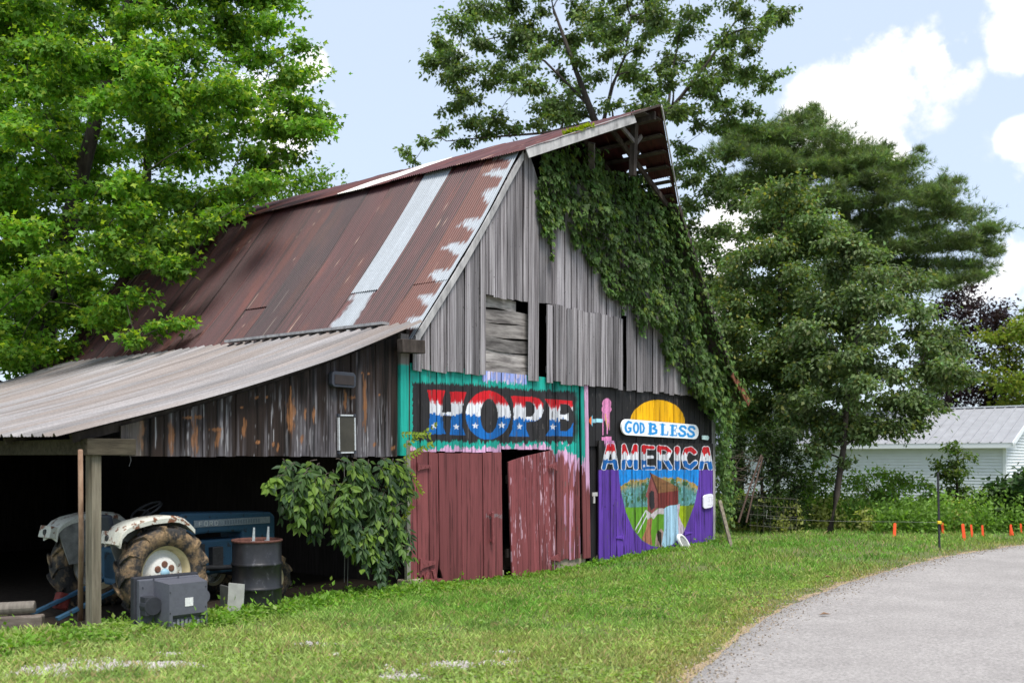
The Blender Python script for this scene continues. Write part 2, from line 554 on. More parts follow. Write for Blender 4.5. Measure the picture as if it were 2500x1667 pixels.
EDGE_PX = [(1590, 1568), (1640, 1520), (1700, 1465), (1750, 1430), (1800, 1400), (1850, 1378), (1900, 1358), (1950, 1340),
           (2000, 1325), (2050, 1310), (2100, 1297), (2150, 1285), (2200, 1275), (2280, 1263), (2352, 1253)]
edge = [ground(x * 1.063, y * 1.063) for x, y in EDGE_PX]
e0 = edge[0] - edge[1]
pre = [Vector((1.40, 7.0, 0)), Vector((1.22, 5.5, 0)), Vector((1.05, 3.5, 0)), Vector((.95, 1.0, 0)), Vector((.9, -4, 0)), Vector((.9, -30, 0))]
post_ = [edge[-1] + Vector((3.2, 2.0, 0)), edge[-1] + Vector((9, 4.6, 0)), edge[-1] + Vector((22, 8, 0)), edge[-1] + Vector((60, 13, 0))]
ectl = list(reversed(pre)) + edge + post_
def smooth_poly(pts, sub=12):
    out = []
    n = len(pts)
    for i in range(n - 1):
        p0, p1, p2, p3 = pts[max(i - 1, 0)], pts[i], pts[i + 1], pts[min(i + 2, n - 1)]
        for k in range(sub):
            u = k / sub
            out.append(.5 * ((2 * p1) + (p2 - p0) * u + (2 * p0 - 5 * p1 + 4 * p2 - p3) * u * u + (3 * p1 - p0 - 3 * p2 + p3) * u ** 3))
    out.append(pts[-1])
    return out
EDGE = smooth_poly(ectl)
EDGE_N = np.array([(p.x, p.y) for p in EDGE])
tang = np.gradient(EDGE_N, axis=0); tang /= np.linalg.norm(tang, axis=1)[:, None]
norm = np.stack([tang[:, 1], -tang[:, 0]], 1)           # to the right, onto the road
wob = (fbm(np.arange(len(EDGE_N)) * .35, 0.0, 3) - .5) * .07
A_ = EDGE_N + norm * wob[:, None]
# road sheet: edge line, then offsets to the far side
cols = []
for k, off in enumerate((0, .25, .8, 2.0, 4.0, 6.0, 7.0)):
    cols.append(np.concatenate([A_ + norm * off, np.full((len(A_), 1), .016 + .012 * min(off, 2))], 1))
V = np.concatenate(cols); n = len(A_)
F = np.array([(k * n + i, k * n + i + 1, (k + 1) * n + i + 1, (k + 1) * n + i) for k in range(len(cols) - 1) for i in range(n - 1)])
skirt = np.concatenate([A_ - norm * .03, np.full((n, 1), -.02)], 1)
V = np.concatenate([V, skirt]); b0 = len(cols) * n
F = np.concatenate([F, np.array([(b0 + i, b0 + i + 1, i + 1, i) for i in range(n - 1)])])
tag(mesh_np('road', V, F, M['asphalt'], smooth=True), 'pale worn asphalt road curving away on the right', 'road', kind='structure')
w2 = np.clip(-.02 + .26 * fbm(np.arange(n) * .3, 5.0, 9, 2), .0, .3)
V = np.concatenate([np.concatenate([A_ - norm * w2[:, None], np.full((n, 1), .004)], 1), np.concatenate([A_ + norm * .05, np.full((n, 1), .010)], 1)])
F = np.array([(i, i + 1, n + i + 1, n + i) for i in range(n - 1)])
tag(mesh_np('road_verge', V, F, M['sand']), 'thin sandy strip along the edge of the asphalt', 'verge', kind='structure')

# ------------------------------------------------------------------ board builder
def board(name, s0, s1, zb, zt, y, thick, parent, mat, colfn=None, res=.011, lean=0.0, cup=.0015, warp=.003, wav=.004, shape=None, nxz=None):
    """one vertical board: zb / zt are the end heights at its two sides (number or pair)"""
    zb0, zb1 = zb if hasattr(zb, '__len__') else (zb, zb)
    zt0, zt1 = zt if hasattr(zt, '__len__') else (zt, zt)
    if colfn is None and nxz is None: nx, nz = 2, 7
    elif nxz: nx, nz = nxz
    else:
        nx = max(2, int((s1 - s0) / res)); nz = max(2, int((max(zt0, zt1) - min(zb0, zb1)) / res))
    a, b = np.meshgrid(np.linspace(0, 1, nx + 1), np.linspace(0, 1, nz + 1), indexing='xy')
    seed = random.randrange(10000)
    lo = zb0 + (zb1 - zb0) * a; hi = zt0 + (zt1 - zt0) * a
    z = lo + (hi - lo) * b
    s = s0 + (s1 - s0) * a + lean * b
    ed = (fbm(z * 3.1, np.full_like(z, seed), 2, 2) - .5) * 2 * wav
    s = s + ed * (2 * a - 1) * 1.0
    yy = y + cup * (2 * a - 1) ** 2 * random.choice((-1, 1)) + warp * (fbm(z * .8, np.full_like(z, seed + 9), 3, 2) - .5) * 2 + random.uniform(-.003, .003)
    if shape is not None: s, z = shape(a, b, s, z)
    V = np.stack([s, yy, z], -1).reshape(-1, 3)
    W = nx + 1
    i, j = np.meshgrid(np.arange(nx), np.arange(nz), indexing='xy')
    q = (j * W + i).ravel()
    F = np.stack([q, q + 1, q + W + 1, q + W], 1)
    ring = [k for k in range(W)] + [r * W + nx for r in range(1, nz + 1)] + [nz * W + k for k in range(nx - 1, -1, -1)] + [r * W for r in range(nz - 1, 0, -1)]
    ring = np.array(ring); R = len(ring); base = len(V)
    back = V[ring].copy(); back[:, 1] += thick
    V2 = np.concatenate([V, back])
    nxt = np.roll(np.arange(R), -1)
    side = np.stack([ring, base + np.arange(R), base + nxt, ring[nxt]], 1)
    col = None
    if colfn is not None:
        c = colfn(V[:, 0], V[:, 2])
        col = np.concatenate([c, c[ring] * .1 + np.array((.016, .013, .012))])       # unpainted sawn edges, blackened to paint in the shade of the gaps
    return mesh_np(name, V2, [F, side], mat, parent, col)

def widths(s0, s1, lo, hi):
    out = [s0]
    while out[-1] < s1 - lo * .6:
        w = random.uniform(lo, hi)
        if s1 - (out[-1] + w) < lo * .7: w = s1 - out[-1]
        out.append(min(out[-1] + w, s1))
    out[-1] = s1
    return list(zip(out[:-1], out[1:]))

# ------------------------------------------------------------------ mural painting (paint colours on the boards, in wall metres)
TEAL, BLACK, RED, WHITE, BLUE = lin(30, 165, 150), lin(44, 42, 44), lin(203, 24, 36), lin(228, 230, 238), lin(18, 104, 184)
PINK, BARN, PURPLE, YEL = lin(218, 172, 208), lin(128, 70, 72), lin(94, 58, 158), lin(250, 186, 4)
GREYW = lin(150, 146, 150)

def inpoly(x, y, poly):
    r = np.zeros(x.shape, bool)
    n = len(poly)
    for i in range(n):
        x0, y0 = poly[i]; x1, y1 = poly[(i + 1) % n]
        if y0 == y1: continue
        c = ((y0 > y) != (y1 > y)) & (x < (x1 - x0) * (y - y0) / (y1 - y0) + x0)
        r ^= c
    return r
def dline(x, y, pts):
    d = np.full(x.shape, 1e9)
    for (x0, y0), (x1, y1) in zip(pts[:-1], pts[1:]):
        dx, dy = x1 - x0, y1 - y0
        t = np.clip(((x - x0) * dx + (y - y0) * dy) / (dx * dx + dy * dy + 1e-9), 0, 1)
        d = np.minimum(d, np.hypot(x - x0 - t * dx, y - y0 - t * dy))
    return d
def star(cx, cy, r):
    return [(cx + (r if k % 2 == 0 else r * .42) * math.sin(k * math.pi / 5), cy - (r if k % 2 == 0 else r * .42) * math.cos(k * math.pi / 5)) for k in range(10)]
def jag(x, amp, f=.11, seed=0):
    return (vnoise(x * f, 0 * x, seed) - .5) * 2 * amp + (vnoise(x * f * 3.3, 0 * x, seed + 5) - .5) * amp

HOPE = [[(218, 238), (335, 242), (318, 300), (315, 382), (372, 382), (370, 310), (362, 248), (470, 255), (450, 315), (445, 400), (446, 480), (462, 528),
         (362, 525), (368, 480), (372, 403), (316, 400), (322, 480), (340, 522), (212, 520), (232, 470), (238, 380), (236, 310)],
        [(752, 278), (890, 283), (935, 295), (962, 325), (964, 375), (948, 418), (910, 440), (850, 443), (850, 490), (868, 536), (740, 536), (762, 490), (770, 400), (768, 325)],
        [(972, 295), (1148, 308), (1152, 375), (1130, 340), (1105, 328), (1068, 325), (1066, 397), (1105, 397), (1122, 385), (1122, 440), (1105, 425), (1066, 425),
         (1066, 503), (1110, 503), (1135, 483), (1154, 445), (1150, 536), (975, 533), (1000, 490), (1000, 350)]]
P_HOLE = [(845, 312), (885, 317), (905, 340), (906, 380), (890, 408), (848, 412)]

def grime(c, s, z, amt=.5, seed=0):
    k = fbm(s * 26, z * 1.6, 40 + seed, 4)
    d = sstep(.62, .74, k) * amt
    c = c * (1 - d)[:, None]
    f = sstep(.69, .74, fbm(s * 34 + 7, z * 5, 47 + seed)) * sstep(.40, .6, fbm(s * 2.2, z * 1.7, 48 + seed)) * .6     # flakes down to bare wood
    return c * (1 - f)[:, None] + lin(98, 92, 90) * f[:, None]

def col_hope(s, z):
    x, y = oblique(s, z, 960, 860, 2.614)
    c = np.tile(BLACK, (len(x), 1)) * (.75 + .6 * fbm(s * 30, z * 5, 8))[:, None]
    let = np.zeros(len(x), bool)
    for p in HOPE: let |= inpoly(x, y, p)
    let &= ~inpoly(x, y, P_HOLE)
    O = (((x - 608) / 143) ** 2 + ((y - 400) / 156) ** 2 < 1) & (((x - 617) / 57) ** 2 + ((y - 405) / 110) ** 2 > 1)
    let |= O
    yr = 318 + (x - 230) * .045 + jag(x, 16, .12, 1)
    yb = 393 + (x - 230) * .045 + jag(x, 16, .10, 2)
    cl = np.where((y < yr)[:, None], RED, np.where((y < yb)[:, None], WHITE, BLUE))
    fade = sstep(-22, 10, y - yr)[:, None] * (vnoise(x * .35, y * .03, 4) > .45)[:, None] * (y < yr)[:, None]
    cl = cl * (1 - fade * .7) + WHITE * fade * .7
    cl = cl * (.88 + .2 * fbm(s * 40, z * 4, 3))[:, None]
    c = np.where(let[:, None], cl, c)
    for cx, cy in ((265, 468), (408, 475), (526, 468), (697, 465), (808, 473), (1024, 475)):
        c[inpoly(x, y, star(cx, cy, 23))] = WHITE
    ytop = 112 + (x - 110) * .078
    tk = np.interp(x, [110, 500, 850, 1180], [78, 62, 68, 54])
    top = sstep(-6, 6, ytop + tk + jag(x, 9, .2, 6) - y)[:, None]
    tl = TEAL * (.85 + .25 * fbm(s * 22, z * 5, 13))[:, None]
    c = c * (1 - top) + tl * top
    lav = (x > 572) & (x < 852) & (y < ytop + 34 + jag(x, 14, .15, 7))
    c[lav] = np.where((vnoise(x * .12, y * .02, 9) > .42)[:, None], lin(150, 165, 225), lin(205, 195, 220))[lav]
    c[(x < 128 + jag(y, 4, .05, 3)) & (x > 90)] = TEAL
    bot = sstep(-5, 5, y - (566 + (x - 110) * .012 + jag(x, 15, .09, 11)))[:, None]
    c = c * (1 - bot) + tl * bot
    pk = (y > 612 + jag(x, 22, .08, 12) - (x - 110) * .022)
    c[pk] = (PINK * (.9 + .2 * fbm(s * 30, z * 6, 14))[:, None])[pk]
    return grime(c, s, z, .55)

def col_right(s, z):
    """the boards right of the red doors: mural above, drips, barn red below"""
    x, y = oblique(s, z, 960, 860, 2.614)
    c = col_hope(s, z)
    red = barn_red(s, z)
    yt = 585 + jag(x, 18, .06, 20)
    c[y > yt] = TEAL
    rt = sstep(1150, 1200, x + jag(y, 8, .02, 30)) * (y > 170)
    c = c * (1 - rt[:, None]) + TEAL * rt[:, None]
    yp = 615 + np.maximum(0, (x - 1090) * .6) + jag(x, 45, .05, 21)
    m = y > yp
    c[m] = (PINK * (.85 + .3 * fbm(s * 40, z * 3, 23))[:, None])[m]
    yd = 672 + np.maximum(0, (x - 1080)) * .75 + jag(x, 50, .09, 22)
    k = sstep(-14, 14, y - yd)[:, None]
    str_ = (vnoise(x * .16, y * .004, 26) > .60) & (x > 1090) & (vnoise(x * .05, y * .006, 27) > .4)
    red2 = np.where(str_[:, None], red * .5 + PINK * .45, red)
    return grime(c * (1 - k) + red2 * k, s, z, .5)

def barn_red(s, z):
    k = fbm(s * 9, z * .7, 31)
    c = BARN * (.78 + .45 * k)[:, None]
    c = c * (1 - .45 * sstep(.6, .74, fbm(s * 38, z * 1.2, 33)))[:, None]
    return c

def col_door(s, z):
    c = barn_red(s, z)
    x, y = oblique(s, z, 960, 860, 2.614)
    m = (x > 585) & (x < 690) & (y > 1030) & (y < 1056) & (vnoise(x * .12, y * .3, 41) > .42)
    c[m] = c[m] * .4 + GREYW * .45
    return c

def col_door2(s, z):
    c = barn_red(s, z) * np.array((.98, .93, .96))
    w = sstep(.62, .7, fbm(s * 46, z * 3.4, 51)) * sstep(.42, .6, fbm(s * 4, z * 1.5, 52))
    return c * (1 - w[:, None] * .7) + lin(226, 190, 205) * w[:, None] * .7

def col_trim(s, z):
    x, y = oblique(s, z, 960, 860, 2.614)
    c = np.tile(PINK, (len(x), 1)) * (.85 + .25 * fbm(s * 20, z * 3, 61))[:, None]
    rd = sstep(-30, 30, y - (870 + jag(s * 900, 20, .1, 62)))[:, None]
    return grime(c * (1 - rd) + BARN * 1.05 * rd, s, z, .4)

def col_trim_teal(s, z):
    x, y = oblique(s, z, 960, 860, 2.614)
    c = np.tile(TEAL, (len(x), 1)) * (.85 + .25 * fbm(s * 20, z * 3, 65))[:, None]
    rd = (y > 690 + jag(s * 900, 30, .1, 66))[:, None]
    c = np.where(rd, PINK * .85, c)
    return np.where((y > 760 + jag(s * 900, 30, .1, 67))[:, None], BARN, c)

AMER = [([(280, 757), (322, 588)], 17), ([(370, 757), (343, 588)], 17), ([(300, 712), (360, 712)], 11),
        ([(430, 757), (434, 592)], 16), ([(434, 590), (480, 735)], 15), ([(480, 735), (520, 592)], 15), ([(522, 592), (525, 757)], 16),
        ([(586, 600), (588, 755)], 19), ([(586, 598), (655, 603)], 13), ([(590, 676), (650, 676)], 7), ([(588, 756), (660, 758)], 12),
        ([(703, 603), (704, 755)], 17), ([(703, 604), (752, 606), (781, 632), (765, 670), (710, 678)], 14), ([(742, 680), (786, 757)], 16),
        ([(838, 612), (838, 757)], 20),
        ([(972, 640), (945, 614), (908, 622), (890, 680), (905, 738), (940, 754), (978, 718)], 17),
        ([(1022, 757), (1050, 612)], 16), ([(1096, 757), (1070, 612)], 17), ([(1040, 708), (1085, 708)], 11)]
BOWL = [(392, 770), (400, 870), (412, 950), (450, 1100), (500, 1220), (570, 1310), (640, 1352), (740, 1368), (800, 1345), (850, 1300), (890, 1250), (930, 1150), (970, 1040), (1000, 900), (1008, 770)]

def paint_america(s, z):
    x, y = oblique(s, z, 1380, 900, 3.136)
    c = np.tile(BLACK * .8, (len(x), 1)) * (.7 + .6 * fbm(s * 30, z * 4, 70))[:, None]
    n1 = fbm(x * .05, y * .025, 71); n2 = fbm(x * .12, y * .05, 72)
    c[y > 772] = (PURPLE * (.82 + .4 * fbm(s * 14, z * 1.4, 73))[:, None])[y > 772]
    b = inpoly(x, y, BOWL)
    # sky
    skyc = lin(22, 132, 214) * (.75 + .6 * n2)[:, None]
    pic = skyc
    # hazy hills of trees
    hill = np.interp(x, [380, 420, 470, 530, 600, 640, 700, 760, 860, 940, 1000], [905, 890, 858, 848, 845, 830, 830, 832, 836, 860, 905]) + (n2 - .5) * 40
    tr = y > hill
    dd = (y - hill) / 70
    woods = lin(190, 150, 50) * np.clip(1 - dd, 0, 1)[:, None] + lin(88, 142, 140) * np.clip(dd, 0, 1)[:, None]
    spots = sstep(.54, .66, n1)[:, None]
    woods = woods * (1 - spots) + lin(60, 100, 60) * spots
    sp2 = sstep(.58, .7, fbm(x * .09, y * .06, 76))[:, None]
    woods = woods * (1 - sp2) + lin(110, 170, 180) * sp2
    pic = np.where(tr[:, None], woods * (.75 + .5 * n2)[:, None], pic)
    # meadow
    mead = y > 1052 + (x - 700) * -.03
    gr = lin(96, 150, 38) * (.8 + .5 * n1)[:, None]
    gr = np.where((x > 835)[:, None], lin(150, 172, 20) * (.8 + .5 * n1)[:, None], gr)
    gr = np.where((x > 905)[:, None], lin(110, 132, 40) * (.8 + .4 * n1)[:, None], gr)
    pic = np.where(mead[:, None], gr, pic)
    # white fence rails
    for a_, b_ in (((520, 1230), (600, 1085)), ((540, 1255), (610, 1120))):
        pic[dline(x, y, [a_, b_]) < 4] = WHITE * .9
    # rocks and path
    rock = inpoly(x, y, [(600, 1075), (640, 1110), (700, 1065), (760, 1060), (745, 1110), (690, 1110), (660, 1150), (640, 1130), (615, 1160)])
    pic[rock] = (lin(205, 195, 200) * (.6 + .7 * n2)[:, None])[rock]
    path = inpoly(x, y, [(615, 1150), (650, 1140), (640, 1250), (650, 1350), (600, 1330), (570, 1300), (600, 1230)])
    pic[path] = (lin(165, 110, 85) * (.6 + .9 * n2)[:, None])[path]
    cave = inpoly(x, y, [(690, 1230), (720, 1250), (722, 1330), (712, 1366), (700, 1320), (685, 1270)])
    bank = inpoly(x, y, [(680, 1260), (720, 1220), (745, 1260), (740, 1366), (670, 1360)])
    pic[bank] = (lin(175, 150, 140) * (.5 + .9 * n2)[:, None])[bank]
    pic[cave] = lin(45, 38, 30)
    # water
    wat = inpoly(x, y, [(740, 1068), (775, 1045), (838, 1040), (848, 1200), (850, 1300), (800, 1345), (735, 1366), (722, 1340), (740, 1240)])
    pic[wat] = (lin(168, 208, 232) * (.8 + .45 * fbm(s * 30, z * 1.5, 77))[:, None])[wat]
    rk2 = inpoly(x, y, [(838, 1040), (862, 1030), (850, 1120), (880, 1190), (905, 1230), (880, 1270), (852, 1300), (846, 1200)])
    pic[rk2] = (lin(200, 185, 200) * (.55 + .8 * n2)[:, None])[rk2]
    # mill house
    side = inpoly(x, y, [(690, 945), (848, 925), (848, 1035), (760, 1050), (745, 1068), (690, 1065)])
    pic[side] = (lin(122, 52, 50) * (.65 + .7 * fbm(s * 30, z * 2, 78))[:, None])[side]
    front = inpoly(x, y, [(640, 815), (612, 930), (598, 975), (612, 985), (616, 1085), (645, 1108), (692, 1062), (692, 940)])
    pic[front] = (lin(140, 78, 76) * (.65 + .7 * n2)[:, None])[front]
    door = inpoly(x, y, [(628, 955), (640, 932), (662, 935), (668, 1060), (640, 1082), (630, 1050)])
    pic[door] = lin(48, 44, 48)
    roof = inpoly(x, y, [(636, 798), (655, 805), (845, 905), (846, 930), (705, 950), (690, 945)])
    pic[roof] = (lin(136, 96, 62) * (.55 + .9 * fbm(x * .03, y * .13, 79))[:, None])[roof]
    pic[dline(x, y, [(636, 798), (692, 948)]) < 5] = lin(84, 44, 40)
    c = np.where(b[:, None], pic, c)
    # ice cream drips over the first letter, then the letters
    fill = np.full(x.shape, 99.0)
    for pts, hw in AMER: fill = np.minimum(fill, dline(x, y, pts) - hw)
    yy = y - (x - 690) * .018
    fl = 26 * np.abs(np.sin(x * .075)) + jag(x, 7, .2, 81)
    lc = np.where((yy < 662 - fl)[:, None], RED, np.where((yy < 705 - fl * .3)[:, None], WHITE, BLUE * .95))
    lc = lc * (.85 + .3 * fbm(s * 30, z * 5, 82))[:, None]
    band = (y < 775)
    c[(fill < 5) & band] = WHITE * .95
    c[(fill < 0) & band] = lc[(fill < 0) & band]
    c[inpoly(x, y, star(588, 742, 15))] = WHITE
    dr = (x > 282) & (x < 358) & (y < 585 + jag(x, 30, .2, 83)) & (y > 515)
    c[dr] = PINK * np.array((1.0, .72, .9))
    # purple wear marks
    for px_, py_ in ((290, 1055), (372, 1000), (350, 1045)):
        c[np.hypot(x - px_, y - py_) < 5] = lin(50, 30, 80)
    return grime(c, s, z, .6, 2)

def col_black(s, z):
    x, y = oblique(s, z, 1380, 900, 3.136)
    c = np.tile(BLACK * .8, (len(x), 1)) * (.65 + .7 * fbm(s * 26, z * 3, 90))[:, None]
    sun_ = (((x - 712) / 208) ** 2 + ((y - 410) / 172) ** 2 < 1) & (y < 470)
    c[sun_] = (YEL * (.85 + .25 * fbm(s * 20, z * 2, 91))[:, None])[sun_]
    # ice cream cone
    cone = inpoly(x, y, [(298, 330), (348, 330), (334, 440), (325, 492), (318, 440)])
    c[cone] = (lin(214, 164, 112) * (.75 + .5 * fbm(x * .08, y * .08, 92))[:, None])[cone]
    ice = (np.hypot((x - 322) / 36, (y - 268) / 42) < 1) | (np.hypot((x - 320) / 39, (y - 310) / 34) < 1)
    for dx, yb in ((292, 508), (303, 400), (318, 380), (332, 420), (343, 470), (324, 500)):
        ice |= (np.abs(x - dx) < 4.5) & (y > 300) & (y < yb)
    pk = lin(226, 140, 190) * (.75 + .5 * fbm(x * .16, y * .12, 93))[:, None]
    c[ice] = pk[ice]
    sh = (x > 204) & (x < 290) & (y > 383) & (y < 411)
    c[sh] = (lin(160, 215, 232) * (.85 + .3 * fbm(x * .2, y * .2, 94))[:, None])[sh]
    c[inpoly(x, y, [(214, 350), (214, 446), (196, 410), (196, 384)])] = lin(120, 195, 220)
    c[inpoly(x, y, [(180, 397), (206, 360), (206, 434)])] = lin(238, 112, 36)
    dr = (x > 282) & (x < 360) & (y < 600) & (y > 520)
    c[dr] = pk[dr]
    return grime(c, s, z, .5, 3)
def col_plainblack(s, z):
    return np.tile(BLACK * .75, (len(s), 1)) * (.65 + .7 * fbm(s * 26, z * 3, 95))[:, None]
# ------------------------------------------------------------------ the barn
barn = empty('barn', (AX, AY, 0), TH, 'weathered grey gambrel barn with painted murals and rusty metal roof', 'barn')
FY = -.035                       # face of the upper boards
def upper_board(s0, s1, zb, zt=None, y=FY, parent=barn, name='board'):
    gap = random.uniform(.005, .013)
    a, b_ = s0 + gap, s1 - gap
    if zt is None:      # boards reach the roof, except the open loft mouth under the hood
        zt = tuple(min(float(roof_z(v)) - .05, 6.9 - .25 * abs(v - MID) if abs(v - MID) < 1.75 else 99) for v in (a, b_))
    j = random.uniform(-.03, .03)
    return board(name, a, b_, (zb + j, zb + j + random.uniform(-.015, .015)), zt, y + random.uniform(-.014, .014), .013, parent, M['barn_wood'], cup=.0015, warp=.004, wav=.005)
for s0, s1 in widths(.03, 1.66, .16, .24): upper_board(s0, s1, 3.14)
for s0, s1 in widths(1.66, 2.75, .15, .22): upper_board(s0, s1, 4.42)
upper_board(2.75, 3.05, 3.10, y=FY - .012)
for s0, s1 in widths(3.05, 5.64, .15, .23): upper_board(s0, s1, 4.44)
upper_board(5.64, 5.81, 4.52)
for s0, s1 in widths(5.81, 9.51, .15, .24): upper_board(s0, s1, 3.14)
# hatch door in the loft wall
hb = Geo()
for zz in (3.35, 4.2): hb.box((4.44, FY + .02, zz), (2.3, .03, .12))
hatch = hb.build('hatch_door', M['barn_wood'], barn)
tag(hatch, 'pale grey boarded loft hatch beside a dark slot')
for s0, s1 in widths(3.25, 5.63, .13, .22):
    j = random.uniform(-.02, .03)
    board('board', s0 + .007, s1 - .007, 3.13 + j, (4.46 + random.uniform(-.02, .02),) * 2, FY - .035 + random.uniform(-.008, .008), .013, hatch, M['barn_wood'])
# planks behind the open loft window
zz = 3.16
for k, h in enumerate((.20, .215, .225, .22, .215, .20)):
    ws = random.uniform(-.01, .015)
    def bow(a, b, s, z, k=k):
        return s, z + .02 * np.sin(a * 5 + k) + (.03 * (a - .7) * (a > .7) * b if k == 5 else 0)
    board('window_plank', 1.5, 2.95 if k != 5 else 2.55, zz, (zz + h - .012, zz + h - .012 + ws), .05 + .012 * (k % 2), .03, barn, M['plank_wood'], shape=bow, nxz=(14, 2))
    zz += h
# lower front: the painted panel over the red doors
LY = .012
for s0, s1 in widths(.02, 3.47, .17, .23):
    top = 3.22
    zb0 = F3(*[v for v in (110 + (s0 / 3.47) * 900, 640 - max(0, (s0 - 2.0)) * 22)])[1]
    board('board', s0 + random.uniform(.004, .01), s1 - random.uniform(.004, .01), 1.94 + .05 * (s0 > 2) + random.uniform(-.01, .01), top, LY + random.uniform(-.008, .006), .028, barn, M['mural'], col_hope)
for s0, s1 in widths(3.47, 4.345, .13, .2):
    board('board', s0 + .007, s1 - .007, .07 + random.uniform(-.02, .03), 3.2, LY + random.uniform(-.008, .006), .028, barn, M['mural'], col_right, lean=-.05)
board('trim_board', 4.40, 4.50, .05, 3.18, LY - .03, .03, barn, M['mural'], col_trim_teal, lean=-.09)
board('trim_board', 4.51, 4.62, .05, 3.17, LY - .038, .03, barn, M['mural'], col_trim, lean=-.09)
# black wall behind and above the purple doors
for s0, s1 in widths(4.62, 9.5, .2, .27):
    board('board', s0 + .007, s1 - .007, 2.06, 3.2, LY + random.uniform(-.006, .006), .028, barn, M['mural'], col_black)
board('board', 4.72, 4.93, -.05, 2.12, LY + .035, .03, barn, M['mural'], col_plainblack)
M['barn_red'] = simple('barn red iron', tuple(BARN * .95), .6, 0, 20, .25, .3)
M['purple_iron'] = simple('purple painted iron', tuple(PURPLE * 1.15), .6, 0, 20, .2, .3)
# left red door
dg = Geo()
for zz in (.35, 1.65): dg.box((1.05, .045, zz), (2.0, .03, .14))
ldoor = dg.build('door', M['inner_wood'], barn)
tag(ldoor, 'barn red door with rotten lower left corner and long vertical handle')
ed = [F3(x, 1000)[0] for x in (97, 150, 228, 290, 435, 570, 692)]
tops = [F3(x, y)[1] for x, y in ((97, 625), (150, 628), (228, 632), (290, 640), (435, 640), (570, 640), (692, 632))]
bots = [-.04, .02, .06, -.14, -.11, -.05]
for k in range(6):
    shp = None
    if k == 1:
        def shp(a, b, s, z):
            r = .13 * np.abs(np.sin(a * 9 + 1)) * (b < .35); return s, np.where(b < .12, z + r * (1 - b / .12), z)
    if k == 2:
        def shp(a, b, s, z):
            w = np.clip(1 - b / .17, 0, 1); return s - w * a * .055, z - 0 * b
    if k == 3:
        def shp(a, b, s, z):
            w = np.clip(1 - b / .16, 0, 1) ** .7; return s + w * (1 - a) * .11, z
    if k in (4, 5):
        def shp(a, b, s, z, k=k):
            return s, np.where(b < .1, z + .02 * np.sin(a * 17 + k) * (1 - b / .1), z)
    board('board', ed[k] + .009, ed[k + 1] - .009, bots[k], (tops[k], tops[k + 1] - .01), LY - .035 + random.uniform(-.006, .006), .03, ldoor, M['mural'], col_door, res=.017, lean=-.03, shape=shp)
def tri_hinge(x0, y0, x1, y1, flip, parent, mat, conv=F3, yl=-.045):
    a = conv(x0, y0); b = conv(x1, y1)
    h = abs(a[1] - b[1]); s0, s1 = min(a[0], b[0]), max(a[0], b[0]); zc = (a[1] + b[1]) / 2
    gg = Geo()
    big, tip = (s0, s1) if not flip else (s1, s0)
    gg.prism([(big, zc - h * .5), (tip, zc - h * .14), (tip, zc + h * .14), (big, zc + h * .5)], yl - .008, yl)
    gg.box((big, yl - .006, zc), (.03, .018, h * 1.25))
    for k in (.2, .5, .8): gg.box((big + (tip - big) * k, yl - .011, zc), (.014, .008, .014))
    return gg.build('hinge', mat, parent)
tri_hinge(145, 708, 232, 748, False, ldoor, M['barn_red'])
tri_hinge(160, 1320, 256, 1368, False, ldoor, M['barn_red'])
hd = Geo(); h0 = F3(608, 1015); h1 = F3(612, 1218)
hd.bar((h0[0], -.085, h0[1]), (h1[0], -.085, h1[1]), .05, .03, (0, 1, 0))
hd.box((h0[0], -.055, h0[1] - .05), (.04, .05, .05)); hd.box((h1[0], -.055, h1[1] + .05), (.04, .05, .05))
hd.build('handle', M['barn_red'], ldoor, bevel=.006)
hl = Geo()
hl.box((.42, -.02, .02), (.5, .04, .09), Matrix.Rotation(.06, 3, 'Y')); hl.box((.3, -.045, .07), (.05, .02, .22), Matrix.Rotation(.5, 3, 'Y')); hl.box((.5, -.03, .1), (.06, .02, .2), Matrix.Rotation(-.35, 3, 'Y'))
hl.build('broken_board', M['barn_red'], ldoor)
# right red door, sagging
dg = Geo()
for zz in (.3, 1.5): dg.box((2.85, .04, zz), (1.15, .03, .14))
rdoor = dg.build('door', M['inner_wood'], barn)
tag(rdoor, 'sagging barn red door with peeling paint and sloping top')
for k in range(8):
    xa, xb = 745 + 300 * k / 8, 745 + 300 * (k + 1) / 8
    ya, yb = 1448 - 60 * k / 8, 1448 - 60 * (k + 1) / 8
    sa, za = F3(xa, ya); sb, zb_ = F3(xb, yb)
    ta = F3(712 + 300 * k / 8, 700 - 78 * (k / 8) ** .8 * 1.0)[1]; tb = F3(712 + 300 * (k + 1) / 8, 700 - 78 * ((k + 1) / 8) ** .8)[1]
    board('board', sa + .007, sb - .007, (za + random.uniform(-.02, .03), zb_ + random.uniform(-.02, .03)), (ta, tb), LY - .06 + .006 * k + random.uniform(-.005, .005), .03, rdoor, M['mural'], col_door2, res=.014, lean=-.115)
tri_hinge(975, 703, 1024, 746, True, rdoor, M['barn_red'], yl=-.05)
tri_hinge(990, 1288, 1044, 1330, True, rdoor, M['barn_red'], yl=-.05)
# latch on the trim
lt = Geo(); q = F4(205, 960)
lt.box((q[0], -.06, q[1]), (.16, .02, .07)); lt.box((q[0] - .03, -.065, q[1] - .1), (.05, .02, .12))
lt.build('latch', simple('galvanised latch', (.5, .48, .47), .5, .3, 30, .2), barn, bevel=.004)
